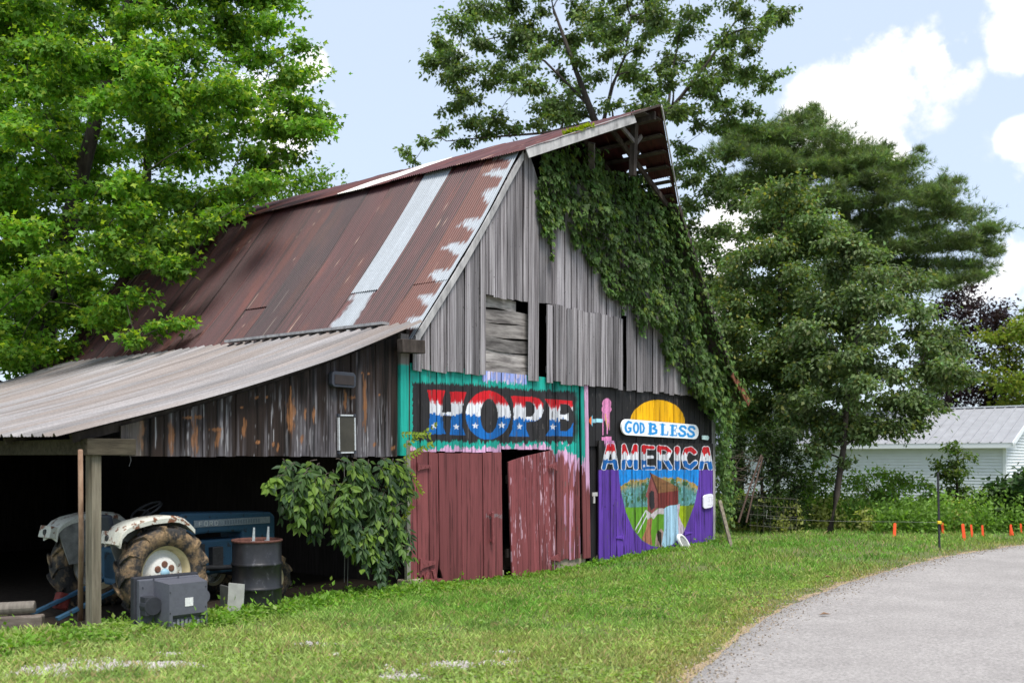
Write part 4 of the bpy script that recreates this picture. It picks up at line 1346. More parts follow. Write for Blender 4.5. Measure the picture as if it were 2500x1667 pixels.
o = plate('plaque', M['sign_paint'], pl_outline, fw(1712.5, 1220, -.05)[0], fw(1736, 1220, -.05)[0], -.10, .02, col_mark, 40, 40)
o.location = (AX, AY, 0); o.rotation_euler = (0, 0, TH)
tag(o, 'small white rounded plaque with faint grey lettering on the purple boards', 'plaque')
# small pale arrow sign by the vine
c0, c1 = FE(1288, 575), FE(1380, 632)
gg = Geo().prism([(c0[0], c1[1]), (c1[0] - .05, c1[1] - .01), (c1[0], (c0[1] + c1[1]) / 2), (c1[0] - .05, c0[1]), (c0[0], c0[1])], -.05, -.03)
o = gg.build('arrow_sign', simple('pale aqua board', tuple(lin(190, 216, 216)), .6, 0, 40, .25)); o.location = (AX, AY, 0); o.rotation_euler = (0, 0, TH)
tag(o, 'small pale aqua pointer board on black wall beside the vine', 'sign')
# white oval frame leaning on the purple door
of = empty('oval_frame', ground(1672, 1352), TH, 'white oval plastic frame with grey mesh leaning at the purple door', 'frame')
gg = Geo()
for r0, r1, y in ((1.0, .70, 0),):
    N = 36
    ring_o = [(.15 * math.cos(a), .29 * math.sin(a)) for a in np.linspace(0, 2 * math.pi, N, endpoint=False)]
    vs = []
    for f_, y_ in ((1, .03), (.97, -.02), (.85, -.035), (.70, -.02), (.68, .02)): vs += [(x * f_, y_, z * f_) for x, z in ring_o]
    fs = [(i * N + k, i * N + (k + 1) % N, (i + 1) * N + (k + 1) % N, (i + 1) * N + k) for i in range(4) for k in range(N)]
    gg.add(vs, fs)
gg.build('rim', simple('white plastic', (.74, .74, .72), .5, 0, 20, .1), of, smooth=True)
Geo().prism([(x * .69, z * .69) for x, z in ring_o], .0, .012).build('mesh_panel', simple('grey mesh', (.22, .23, .22), .8, 0, 90, .5), of)
of.rotation_euler = (math.radians(-22), math.radians(-28), TH)
of.location = to_world(fw(1670, 1340, -.22)[0], -.22, .12); of.scale = (.82, .82, .75)

# ------------------------------------------------------------------ things in the shed
M['rust_white'] = None
def chipped(name, base, rustc, thr=.56, scale=9):
    m, t, b, _ = material(name)
    v = obj_coord(t, (1, 1, 1), False)
    n1 = noise(t, v, scale, 6, .65)
    n2 = noise(t, v, 60, 3)
    k = ramp(t, n1, [(thr, g(0)), (thr + .035, g(1))])
    c = mixc(t, k, base, rustc)
    c = mixc(t, 1.0, c, ramp(t, n2, [(.3, g(.85)), (.7, g(1.1))]), 'MULTIPLY')
    t.links.new(c, b.inputs['Base Color'])
    b.inputs['Roughness'].default_value = .6
    return m
M['fender'] = chipped('white fender paint with rust', (.52, .52, .46), (.17, .07, .035), .56)
M['hub'] = chipped('white hub paint with rust', (.70, .69, .64), (.17, .085, .05), .62, 14)
M['blue'] = chipped('faded blue paint', (.022, .078, .14), (.02, .028, .04), .60)
M['rimc'] = simple('cream wheel rim', (.56, .47, .28), .55, 0, 12, .2)
M['iron'] = simple('greasy iron', (.035, .036, .04), .5, .2, 20, .4)
def tyre_mat():
    m, t, b, _ = material('muddy tyre')
    v = obj_coord(t, (1, 1, 1), False)
    n1 = noise(t, v, 7, 6, .65); n2 = noise(t, v, 45, 4, .7)
    k = ramp(t, n1, [(.46, g(0)), (.62, g(1))])
    c = mixc(t, k, (.032, .030, .029), (.27, .18, .095))
    c = mixc(t, 1.0, c, ramp(t, n2, [(.28, g(.45)), (.7, g(1.2))]), 'MULTIPLY')
    t.links.new(c, b.inputs['Base Color'])
    b.inputs['Roughness'].default_value = .9
    t.links.new(bump(t, n2, .6, .02), b.inputs['Normal'])
    return m
M['tyre'] = tyre_mat()
# tractor: local x forward (along the barn front), y to its left (into depth), z up; origin under the rear axle
TR = empty('tractor', to_world(-3.86, .95, -.03), TH, 'old blue tractor with muddy lugged tyres and rusty white fenders in the shed', 'tractor')
R_ = .555
def wheel(y, sgn, R=R_, wdt=.30, lugs=20, rim_r=.315, front=False):
    """sgn -1: outer side towards the camera"""
    w = empty('wheel', (0, 0, 0)); w.parent = TR
    return w
def tyre_part(x, y, z, R, wd, rim_r, lugs, sgn, name='wheel'):
    h = wd / 2
    base = R - .045
    prof_ = [(rim_r, -h * .62), (rim_r + .02, -h * .80), ((rim_r + base) / 2, -h * 1.02), (base - .03, -h * .98), (base + .005, -h * .75), (base + .015, -h * .3), (base + .018, 0),
             (base + .015, h * .3), (base + .005, h * .75), (base - .03, h * .98), ((rim_r + base) / 2, h * 1.02), (rim_r + .02, h * .80), (rim_r, h * .62)]
    gg = Geo().lathe(prof_, 48, 'y', (x, y, z))
    ty = gg.build('wheel', M['tyre'], TR, smooth=True)
    # lugs: alternating chevron bars
    lg = Geo()
    for k in range(lugs * 2):
        a = math.pi * k / lugs + (.0 if k % 2 else .0)
        sd = -1 if k % 2 else 1
        vs = []
        for u, (yy, rr, da) in enumerate(((0.02, 0, .20), (.5, 0, .08), (.93, -.012, -.03), (1.05, -.07, -.06))):
            for dw in (-1, 1):
                aa = a + da + dw * .042
                for top in (0, 1):
                    r = (R + rr) if top else (base - .02 + rr)
                    if u == 3 and top: r = R - .085
                    vs.append((x + r * math.cos(aa), y + sd * yy * h, z + r * math.sin(aa)))
        fs = []
        for u in range(3):
            b_ = u * 4; n_ = b_ + 4
            fs += [(b_ + 1, n_ + 1, n_ + 3, b_ + 3), (b_, b_ + 1, n_ + 1, n_), (b_ + 2, n_ + 2, n_ + 3, b_ + 3)]
        fs += [(0, 2, 3, 1), (12, 13, 15, 14)]
        lg.add(vs, fs)
    l_ = lg.build('tyre_lugs', M['tyre'], ty)
    rp = [(rim_r + .012, sgn * h * .72), (rim_r + .014, sgn * h * .60), (rim_r - .02, sgn * h * .55), (rim_r - .028, sgn * h * .2), (rim_r - .05, 0), (rim_r - .03, -sgn * h * .3), (rim_r + .012, -sgn * h * .72)]
    Geo().lathe(rp, 48, 'y', (x, y, z)).build('rim', M['rimc'], ty, smooth=True)
    # dished centre
    c0_ = sgn * h * .05
    dp = [(.0, c0_ + sgn * .075), (.05, c0_ + sgn * .075), (.055, c0_ + sgn * .05), (.15, c0_ + sgn * .045), (.175, c0_ + sgn * .03), (.21, c0_ - sgn * .05), (rim_r - .045, c0_ - sgn * .02)]
    Geo().lathe(dp[2:], 32, 'y', (x, y, z)).build('hub_disc', M['hub'], ty, smooth=True)
    Geo().lathe([(0, c0_ + sgn * .08), (.045, c0_ + sgn * .08), (.055, c0_ + sgn * .04)], 20, 'y', (x, y, z)).build('hub_cap', simple('pale blue cap', (.25, .42, .52), .5), ty, smooth=True)
    bl = Geo()
    for k in range(6):
        a = math.pi / 2 + k * math.pi / 3
        bl.lathe([(0, c0_ + sgn * .058), (.03, c0_ + sgn * .058), (.04, c0_ + sgn * .05), (.045, c0_ + sgn * .042)], 10, 'y', (x + .10 * math.cos(a), y, z + .10 * math.sin(a)))
    bl.build('wheel_bolts', simple('rusty bolts', (.15, .07, .045), .8, 0, 40, .4), ty)
    return ty
tyre_part(0, -.75, R_, R_, .30, .315, 13, -1)
tyre_part(0, .75, R_, R_, .30, .315, 13, 1)
tyre_part(1.62, -.62, .33, .33, .19, .19, 10, -1)
tyre_part(1.62, .62, .33, .33, .19, .19, 10, 1)
Geo().tube([(0, -.7, R_), (0, .7, R_)], .085, 14).build('axle', M['iron'], TR)
Geo().tube([(1.62, -.6, .36), (1.62, .6, .36)], .045, 10).build('axle', M['iron'], TR)
# transmission, engine, hood
gg = Geo()
gg.box((.35, 0, .58), (1.1, .36, .42)); gg.box((1.15, 0, .62), (.75, .36, .44)); gg.box((.05, 0, .62), (.5, .5, .4)); gg.box((1.55, 0, .52), (.4, .3, .25))
gg.build('engine_block', M['blue'], TR, bevel=.03)
gg = Geo(); gg.tube([(.62, -.24, .52), (.9, -.26, .5), (1.2, -.26, .48), (1.5, -.24, .47)], .035, 10); gg.box((.80, -.21, .70), (.22, .12, .2)); gg.box((1.1, -.22, .62), (.16, .1, .26))
gg.build('side_pipes', M['iron'], TR, smooth=False, bevel=.01)
gg = Geo()
gg.prism([(.52, .86), (.55, 1.17), (.60, 1.20), (1.95, 1.16), (2.02, 1.10), (2.02, .66), (1.86, .62), (1.5, .62), (1.48, .92), (.98, .93), (.80, .92), (.70, .84)], -.24, .24)
hood = gg.build('bonnet', M['blue'], TR, bevel=.03)
gg = Geo().box((1.34, -.247, 1.055), (1.16, .012, .085)); gg.build('side_stripe', simple('faded stripe', (.26, .30, .33), .6, 0, 60, .25), hood)
# maker's lettering on the stripe, in block strokes
LT = {'F': [((0, 0), (0, 1)), ((0, 1), (.62, 1)), ((0, .52), (.5, .52))], 'O': [((0, 0), (0, 1)), ((0, 1), (.62, 1)), ((.62, 1), (.62, 0)), ((.62, 0), (0, 0))],
      'R': [((0, 0), (0, 1)), ((0, 1), (.62, 1)), ((.62, 1), (.62, .5)), ((.62, .5), (0, .5)), ((.25, .5), (.65, 0))], 'D': [((0, 0), (0, 1)), ((0, 1), (.5, 1)), ((.5, 1), (.65, .8)), ((.65, .8), (.65, .2)), ((.65, .2), (.5, 0)), ((.5, 0), (0, 0))]}
gg = Geo(); x0 = .83
for ch in 'FORD':
    for (ax_, az_), (bx_, bz_) in LT[ch]:
        gg.bar((x0 + ax_ * .065, -.256, 1.028 + az_ * .052), (x0 + bx_ * .065, -.256, 1.028 + bz_ * .052), .008, .020, (0, 1, 0))
    x0 += .075
gg.build('lettering', simple('silver letters', (.62, .64, .64), .5, .2, 60, .2), hood)
gg = Geo()
for k in range(14): gg.box((1.22 + k * .04, -.255, 1.055), (.02, .004, .05))
tag(gg.build('model_lettering', simple('worn letters', (.16, .20, .24), .6), hood), kind='stuff')
# dashboard, steering wheel, seat
Geo().box((.50, 0, 1.02), (.14, .42, .30)).build('dashboard', M['iron'], TR, bevel=.03)
gg = Geo()
sw_c = Vector((.26, 0, 1.24)); ax_s = Vector((-.5, 0, .86)).normalized(); e1 = Vector((0, 1, 0)); e2 = ax_s.cross(e1)
gg.tube([sw_c + (e1 * math.cos(a) + e2 * math.sin(a)) * .19 for a in np.linspace(0, 2 * math.pi, 25)], .014, 6, False)
for a in (0, 2.1, 4.2): gg.bar(sw_c, sw_c + (e1 * math.cos(a) + e2 * math.sin(a)) * .19, .02, .012)
gg.tube([sw_c, sw_c - ax_s * .25], .02, 8)
gg.build('steering_wheel', M['iron'], TR)
gg = Geo(); gg.box((-.12, 0, .93), (.36, .42, .07)); gg.box((-.30, 0, 1.08), (.06, .42, .28), Matrix.Rotation(-.2, 3, 'Y'))
gg.build('seat', M['black_plastic'], TR, bevel=.03)
# fenders: curved top lip over each rear wheel with an inner side plate
for sgn in (-1, 1):
    yc = sgn * .70
    top = [(-.58, .93), (-.56, 1.03), (-.50, 1.09), (-.40, 1.135), (-.2, 1.175), (.05, 1.19), (.15, 1.18), (.24, 1.145), (.32, 1.08), (.36, 1.04)]
    gg = Geo(); vs = []; W2 = .17
    for (x, z) in top:
        vs += [(x, yc - W2, z - .05), (x, yc - W2, z), (x, yc - W2 + .04, z + .025), (x, yc + W2 - .04, z + .025), (x, yc + W2, z), (x, yc + W2, z - .05), (x, yc + W2 - .02, z - .05), (x, yc, z - .005), (x, yc - W2 + .02, z - .05)]
    n_ = 9
    fs = [(i * n_ + k, i * n_ + (k + 1) % n_, (i + 1) * n_ + (k + 1) % n_, (i + 1) * n_ + k) for i in range(len(top) - 1) for k in range(n_)]
    fs += [tuple(range(n_)), tuple((len(top) - 1) * n_ + k for k in range(n_ - 1, -1, -1))]
    gg.add(vs, fs)
    gg.box((-.60, yc, .99), (.09, .27, .14), Matrix.Rotation(.25, 3, 'Y'))
    fd = gg.build('fender', M['fender'], TR, smooth=True, auto=40)
    pl = Geo().prism([(-.56, 1.0), (-.42, .60), (.36, .60), (.44, 1.04), (.2, 1.16), (-.2, 1.16), (-.45, 1.10)], sgn * .555 - .01, sgn * .555 + .01)
    pl.build('fender_plate', simple('dull fender plate', (.20, .20, .19), .6, 0, 10, .4), fd)
    Geo().lathe([(0, 0), (.035, 0), (.04, .02)], 14, 'x', (-.655, yc, .99)).build('tail_lamp', M['iron'], fd)
# lower links trailing behind
for y in (-.28, .30):
    Geo().bar((-.1, y, .42), (-1.0, y, .10), .06, .045).build('lower_link', M['blue'], TR, bevel=.008)
Geo().box((-.62, .35, .20), (.15, .14, .20), Matrix.Rotation(.3, 3, 'Y')).build('hitch_block', simple('red oxide paint', (.13, .022, .018), .8, 0, 20, .4), TR, bevel=.03)

# oil drum
def drum_mat():
    m, t, b, _ = material('black drum paint')
    v = obj_coord(t, (1, 1, .6), False)
    n1 = noise(t, v, 16, 6, .7)
    c = ramp(t, n1, [(.3, (.008, .008, .010)), (.60, (.016, .016, .019)), (.72, (.10, .10, .115))])
    t.links.new(c, b.inputs['Base Color']); b.inputs['Roughness'].default_value = .38
    return m
dr = empty('oil_drum', to_world(-2.80, -.16, -.02), 0, 'black steel oil drum with rusty rim standing before the tractor', 'drum')
prof_ = [(0, 0), (.285, 0), (.30, .012), (.292, .03), (.292, .27), (.302, .285), (.308, .30), (.302, .315), (.292, .33), (.292, .56), (.302, .575), (.308, .59), (.302, .605), (.292, .62), (.292, .855)]
Geo().lathe(prof_, 48).build('shell', drum_mat(), dr, smooth=True, auto=60)
Geo().lathe([(.292, .85), (.303, .857), (.305, .875), (.296, .884), (.284, .875), (.282, .84), (.28, .3)], 48).build('rim', simple('rusty rim', (.10, .042, .032), .8, 0, 25, .4), dr, smooth=True)
galvm = simple('galvanised bracket', (.42, .46, .47), .45, .4, 40, .25)
for k, (ang, dx, lab) in enumerate(((.0, -.17, 'left of two pale metal bracket tips standing in the oil drum'), (.2, .04, 'right of two pale metal bracket tips standing in the oil drum'))):
    q = to_world(-2.80 + dx, -.30, .62)
    br = Geo().prism([(-.03, 0), (.03, 0), (.012, .40), (-.008, .40)], -.004, .004)
    br.box((-.026, .012, .12), (.006, .03, .24))
    o = br.build('metal_bracket', galvm); o.location = q; o.rotation_euler = (0, .04, TH - .3)
    tag(o, lab, 'bracket', 'metal brackets in the oil drum')
# television seen from behind
tv = empty('television', to_world(-4.22, -.62, .0), math.radians(46), 'grey old television standing back side out in the grass', 'television')
TVM = simple('grey television plastic', (.09, .094, .115), .5, 0, 25, .12, .4)
TVD = simple('dark television plastic', (.028, .03, .038), .55, 0, 25, .2)
gg = Geo(); gg.box((0, .24, .31), (.80, .09, .60)); gg.build('front_bezel', TVD, tv, bevel=.012)
gg = Geo()
gg.prism([(-.37, .03), (.37, .03), (.37, .585), (-.37, .585)], .12, .196)
gg.build('back_frame', TVM, tv, bevel=.01)
# hump with sloping top and recessed socket bay
gg = Geo()
def loft(r0, r1):
    (x0, x1, z0, z1, y), (X0, X1, Z0, Z1, Y) = r0, r1
    vs = [(x0, y, z0), (x1, y, z0), (x1, y, z1), (x0, y, z1), (X0, Y, Z0), (X1, Y, Z0), (X1, Y, Z1), (X0, Y, Z1)]
    gg.add(vs, [(0, 4, 5, 1), (1, 5, 6, 2), (2, 6, 7, 3), (3, 7, 4, 0)])
loft((-.20, .36, .03, .57, .13), (-.14, .33, .03, .54, -.14))
x0, x1, z0, z1, Y = -.14, .33, .03, .54, -.14
bx0, bx1, bz0, bz1 = -.10, .31, .03, .19
gg.add([(x0, Y, bz1), (x1, Y, bz1), (x1, Y, z1), (x0, Y, z1)], [(0, 1, 2, 3)])
gg.add([(x0, Y, z0), (bx0, Y, z0), (bx0, Y, bz1), (x0, Y, bz1)], [(0, 1, 2, 3)])
gg.add([(bx1, Y, z0), (x1, Y, z0), (x1, Y, bz1), (bx1, Y, bz1)], [(0, 1, 2, 3)])
gg.add([(bx0, Y, z0), (bx1, Y, z0), (bx1, Y, bz1), (bx0, Y, bz1), (bx0 + .01, Y + .06, z0), (bx1 - .01, Y + .06, z0), (bx1 - .01, Y + .06, bz1 - .05), (bx0 + .01, Y + .06, bz1 - .05)],
       [(0, 4, 7, 3), (1, 2, 6, 5), (3, 7, 6, 2), (4, 5, 6, 7)])
gg.build('rear_housing', TVM, tv)
gg = Geo(); gg.tube([(-.265, .13, .30), (-.265, -.01, .30)], .105, 20); gg.box((-.31, .06, .30), (.10, .13, .21)); gg.build('speaker_pod', TVD, tv, bevel=.006)
gg = Geo(); gg.tube([(.375, .13, .34), (.375, .03, .34)], .085, 20); gg.build('speaker_pod', TVM, tv)
Geo().box((.10, -.143, .325), (.10, .004, .095)).build('rating_label', simple('worn paper label', (.62, .63, .62), .8, 0, 60, .2), tv)
gg = Geo()
for k in range(8): gg.box((-.06 + k * .05, -.088, .085 + .02 * (k % 2)), (.028, .02, .05 + .02 * (k % 3)))
tag(gg.build('sockets', simple('socket plates', (.25, .26, .28), .5, 0, 90, .5), tv), kind='stuff')
gg = Geo(); gg.lathe([(.012, -.01), (.022, -.01), (.022, .0), (.012, .0)], 14, 'y', (-.08, -.09, .045)); gg.build('aerial_socket', M['alu'], tv)
gg = Geo()
for x, z in ((-.13, .22), (-.13, .45), (.31, .25), (.31, .48), (-.33, .5), (-.33, .25), (-.2, .585), (.1, .585)): gg.box((x, -.142 if abs(x) < .32 and z < .56 else .115, z), (.012, .008, .012))
tag(gg.build('screw_holes', TVD, tv), kind='stuff'); tv.scale = (.93, .93, .95)
# pale metal box leaning beside the drum
pb = empty('metal_box', to_world(-3.36, -.36, .0), math.radians(-14), 'pale grey sheet metal box between television and oil drum', 'box')
Geo().box((.10, .0, .20), (.20, .012, .40), Matrix.Rotation(.06, 3, 'Y')).build('front_sheet', simple('pale enamel', (.42, .42, .40), .5, 0, 8, .15), pb)
Geo().box((-.10, .12, .18), (.02, .3, .34), Matrix.Rotation(.9, 3, 'Z')).build('side_sheet', simple('shadow enamel', (.10, .10, .10), .6, 0, 8, .2), pb)
Geo().box((.10, .01, .20), (.02, .02, .02)).build('bolt', M['iron'], pb)
# pole leaning against the beam
a_ = ground(196, 1516); 
pa = to_world(-5.0, -.10, 1.93)
o = Geo().tube([a_ + Vector((0, 0, -.02)), (a_ + pa) / 2 + Vector((.01, 0, 0)), pa], [.030, .027, .024], 10).build('wooden_pole', M['pole_wood'], smooth=True)
tag(o, 'slim peeled wooden pole leaning beside the shed post', 'pole')
# split logs at the left
q0 = ground(-60, 1545); q1 = ground(96, 1538)
o = Geo().bar(q0 + Vector((-.2, .1, .07)), q1 + Vector((0, .1, .08)), .16, .15).build('log', M['log_wood'], bevel=.02); tag(o, 'rough bark-edged log lying at the shed opening', 'log', 'logs by the shed')
o = Geo().tube([q0 + Vector((-.2, .12, .22)), q1 + Vector((-.10, .12, .235))], .07, 12).build('log', simple('pale barkless log', (.17, .15, .13), .8, 0, 9, .3, .2, .2, (3, 1, 1)), bevel=.015); tag(o, 'smooth pale log resting on the rough log', 'log', 'logs by the shed')
# ------------------------------------------------------------------ foliage tools
T_OVAL = (np.array([(0, 0, 0), (.30, .42, .07), (0, 1, -.04), (-.30, .42, .07)]), np.array([(0, 1, 2), (0, 2, 3)]))
T_OVAL6 = (np.array([(0, 0, 0), (.27, .28, .06), (.25, .66, .05), (0, 1.02, -.06), (-.25, .66, .05), (-.27, .28, .06)]), np.array([(0, 1, 2), (0, 2, 3), (0, 3, 4), (0, 4, 5)]))
T_MAPLE = (np.array([(0, 0, 0), (.55, .42, .06), (.20, .52, 0), (0, 1.0, -.06), (-.20, .52, 0), (-.55, .42, .06)]),
           np.array([(0, 1, 2), (0, 2, 3), (0, 3, 4), (0, 4, 5)]))
T_CREEP = (np.array([(0, 0, 0), (.40, .30, .05), (.17, .36, .0), (.30, .72, .02), (0, 1.05, -.08), (-.30, .72, .02), (-.17, .36, 0), (-.40, .30, .05)]),
           np.array([(0, 1, 2), (0, 2, 3), (0, 3, 4), (0, 4, 5), (0, 5, 6), (0, 6, 7)]))
T_NEEDLE = (np.array([(-.045, 0, 0), (.045, 0, 0), (0, 1, 0)]), np.array([(0, 1, 2)]))

def unit(v):
    return v / np.maximum(np.linalg.norm(v, axis=-1, keepdims=True), 1e-9)
def leaves(pos, tdir, nrm, size, tmpl, col):
    tv, tf = tmpl
    t = unit(tdir); b = unit(np.cross(nrm, t)); n = np.cross(t, b)
    size = np.broadcast_to(size, (len(pos),))
    V = pos[:, None, :] + size[:, None, None] * (tv[None, :, 0:1] * b[:, None, :] + tv[None, :, 1:2] * t[:, None, :] + tv[None, :, 2:3] * n[:, None, :])
    k = len(tv)
    F = tf[None] + (np.arange(len(pos)) * k)[:, None, None]
    return V.reshape(-1, 3), F.reshape(-1, tf.shape[1]), np.repeat(col, k, axis=0)

def poly_points(poly, n, rg, pad=0.0):
    """random points inside an outline"""
    P = np.array(poly, float)
    out = []
    while len(out) < n:
        x = rg.uniform(P[:, 0].min(), P[:, 0].max(), 400); y = rg.uniform(P[:, 1].min(), P[:, 1].max(), 400)
        m = inpoly(x, y, poly)
        out += list(zip(x[m], y[m]))
    return np.array(out[:n])
def spread(poly, n, rg, tries=6):
    """well spread points inside an outline (best candidate)"""
    c = poly_points(poly, n * tries, rg)
    pts = [c[0]]
    for k in range(1, n):
        cand = c[rg.integers(0, len(c), tries)]
        d = np.min(np.linalg.norm(cand[:, None] - np.array(pts)[None], axis=2), axis=1)
        pts.append(cand[np.argmax(d)])
    return np.array(pts)

def outside_buildings(p):
    s, q = to_barn(p)
    z = p[:, 2]
    inb = (s > -.1) & (s < 10.0) & (q > -.2) & (q < BLEN + .3) & (z < roof_z(np.clip(s, 0, 9.5)) + .12)
    inl = (s > -5.4) & (s <= 0) & (q > -.3) & (q < 10.2) & (z < lean_z(np.clip(s, -5.3, 0)) + .10)
    return ~(inb | inl)

def grow_tree(name, label, trunk, clumps, leaf_n, leaf_size, colour, tmpl=T_OVAL, seed=1, mat='leaf', group=None, twigs=7, droop=.35, flat=.55,
              young=None, young_p=0.0, cat='tree', spread_sig=.26, keep=None, thick=1.0, needle=False, up=.8, limbs=()):
    """trunk: [(point, radius)...]; clumps: (N,6) centre and radii"""
    rg = np.random.default_rng(seed)
    base = Vector(trunk[0][0])
    root = empty(name, base, 0, label, cat, group)
    gt = Geo()
    gt.tube([Vector(p) - base for p, r in trunk], [r * thick for p, r in trunk], 10)
    nodes = [(np.array(p), r) for p, r in trunk]
    dense = []
    for (p0, r0), (p1, r1) in zip(trunk[:-1], trunk[1:]):
        for u in np.linspace(0, 1, 5): dense.append((np.array(p0) * (1 - u) + np.array(p1) * u, r0 * (1 - u) + r1 * u))
    nodes = [d for d in dense if d[0][2] > base.z + (trunk[-1][0][2] - base.z) * .25]
    for lm in limbs:        # main limbs given by hand
        gt.tube([Vector(p) - base for p, r in lm], [r * .62 for p, r in lm], 8, False)
        for (p0, r0), (p1, r1) in zip(lm[:-1], lm[1:]):
            for u in np.linspace(0, 1, 4): nodes.append((np.array(p0) * (1 - u) + np.array(p1) * u, r0 * (1 - u) + r1 * u))
    order = np.argsort([min(np.linalg.norm(c[:3] - n_[0]) for n_ in nodes) for c in clumps])
    lp, lt, ln, lc, lsz = [], [], [], [], []
    for ci in order:
        c = np.array(clumps[ci][:3], float); r3 = np.array(clumps[ci][3:6], float)
        best = min(nodes, key=lambda n_: np.linalg.norm(c - n_[0]) + max(0, (n_[0][2] - c[2]) + .25 * np.linalg.norm(c[:2] - n_[0][:2])) * 1.6)
        p0, pr = best
        L = np.linalg.norm(c - p0)
        ra = min(pr * .75, (.018 + .011 * L) * thick); rb = max(.010, ra * .35)
        side = rg.normal(0, .10, 3) * L
        pts = []
        for u in (0, .25, .5, .75, 1):
            q_ = p0 * (1 - u) + c * u + side * math.sin(math.pi * u) + np.array((0, 0, .10 * L * math.sin(math.pi * u)))
            pts.append(q_)
        rad = [ra + (rb - ra) * u for u in (0, .25, .5, .75, 1)]
        gt.tube([Vector(q_) - base for q_ in pts], rad, 6, False)
        nodes += [(q_, r_) for q_, r_ in zip(pts[1:], rad[1:])]
        tone = rg.uniform(.68, 1.22)
        for k in range(twigs):
            d = unit(rg.normal(0, 1, 3)); d[2] = d[2] * .8 + .12
            tip = c + d * r3 * rg.uniform(.55, 1.0)
            mid = (c + tip) / 2 + np.array((0, 0, .06)) * np.linalg.norm(tip - c)
            if k < 6: gt.tube([Vector(c) - base, Vector(mid) - base, Vector(tip) - base], [rb * .8, rb * .5, .004], 3, False)
            m = max(1, int(leaf_n / (len(clumps) * twigs) * rg.uniform(.6, 1.4) * (np.prod(r3) / np.mean([np.prod(x[3:6]) for x in clumps])) ** .66))
            u = rg.uniform(.25, 1.08, m)[:, None]
            base_p = c * (1 - u) + tip * u
            off = rg.normal(0, 1, (m, 3)) * spread_sig * r3.mean() * np.array((1, 1, flat)) * (.55 + .45 * u)
            P_ = base_p + off
            outd = unit(P_ - c + rg.normal(0, .3, (m, 3)))
            t_ = outd * .7 + rg.normal(0, .45, (m, 3)) + np.array((0, 0, -droop))
            n_ = np.array((0, 0, up)) + rg.normal(0, .55, (m, 3)) + outd * .35
            lp.append(P_); lt.append(t_); ln.append(n_)
            col = colour[None] * tone * (rg.uniform(.65, 1.35, (m, 1))) * (1 + rg.normal(0, .07, (m, 3)))
            if young is not None:
                ym = rg.random(m) < young_p * (1.6 if d[2] > .3 else .6)
                col[ym] = young * rg.uniform(.8, 1.2, (ym.sum(), 1))
            lc.append(np.clip(col, .004, .9)); lsz.append(leaf_size * rg.uniform(.6, 1.25, m))
    P_ = np.concatenate(lp); T_ = np.concatenate(lt); N_ = np.concatenate(ln); C_ = np.concatenate(lc); S_ = np.concatenate(lsz)
    ok = P_[:, 2] > .02
    if keep is not None: ok &= keep(P_)
    P_, T_, N_, C_, S_ = P_[ok], T_[ok], N_[ok], C_[ok], S_[ok]
    if needle:
        k = 7
        P2 = np.repeat(P_, k, axis=0); T2 = unit(np.repeat(unit(T_), k, axis=0) + rg.normal(0, .55, (len(P2), 3)))
        V, F, Cc = leaves(P2, T2, rg.normal(0, 1, (len(P2), 3)), np.repeat(S_, k), T_NEEDLE, np.repeat(C_, k, axis=0) * rg.uniform(.7, 1.3, (len(P2), 1)))
    else:
        V, F, Cc = leaves(P_, T_, N_, S_, tmpl, C_)
    gt.build('trunk', M['bark'], root, smooth=True)
    cr = mesh_np('crown', V - np.array(base), F, M[mat], root, Cc)
    tag(cr, kind='stuff')
    return root

def crown(poly, n, d0, dd, r, seed, zs=.7, jitter=.35):
    """clumps spread through an outline seen at distance d0, with real depth dd"""
    rg = np.random.default_rng(seed)
    pts = spread(poly, n, rg)
    out = []
    P = np.array(poly); cen = P.mean(0); ext = (P.max(0) - P.min(0)) / 2
    for x, y in pts:
        k = np.linalg.norm((np.array((x, y)) - cen) / ext)
        d = d0 + rg.uniform(-1, 1) * dd * math.sqrt(max(.12, 1 - .75 * min(k, 1) ** 2))
        rr = r * rg.uniform(1 - jitter, 1 + jitter)
        out.append((*at(x, y, d), rr, rr, rr * zs))
    return out

# ------------------------------------------------------------------ trees
# big maple behind the left end of the barn
MAPLE_G, MAPLE_Y = np.array((.145, .295, .032)), np.array((.34, .46, .04))
mp = [(-260, -180), (590, -180), (670, -20), (720, 60), (745, 130), (760, 210), (790, 270), (770, 320), (720, 350), (700, 420), (630, 480), (540, 520), (470, 600), (430, 660), (330, 680), (360, 770), (420, 800), (300, 840),
      (160, 870), (20, 900), (-260, 930)]
cl = crown(mp, 175, 20.6, 2.4, .64, 3, .6)
cl += [(*at(x, y, d), r, r, r * .5) for x, y, d, r in ((735, 120, 20, .5), (770, 285, 20, .55), (700, 330, 20, .6), (660, 60, 20.5, .6), (455, 640, 18.6, .45), (420, 660, 18.7, .5), (440, 790, 18.2, .38), (395, 800, 18.3, .4), (330, 830, 18.2, .4),
       (540, 520, 19.5, .45), (600, 470, 20, .5), (250, 580, 18.5, .6), (300, 520, 18.4, .6), (60, 560, 18.0, .6), (170, 640, 18.0, .6), (350, 250, 18.6, .7), (150, 120, 18.6, .7), (330, 130, 18.8, .7), (60, 330, 18.3, .7))]
tr_base = at(95, 1117, 22.7); tr_base.z = 0
def tp(px, py, d): return tuple(at(px, py, d))
grow_tree('maple_tree', 'big bright green maple spreading over the left end of the barn roof',
          [((tr_base.x, tr_base.y, 0), .34), (tp(110, 850, 22.6), .26), (tp(150, 620, 22.2), .21), (tp(200, 420, 21.6), .16), (tp(260, 200, 21.2), .11), (tp(330, -60, 20.8), .06)],
          cl, 125000, .112, MAPLE_G, T_MAPLE, 21, 'leaf', 'maples left of the barn', 10, .5, .5, MAPLE_Y, .18, keep=outside_buildings)
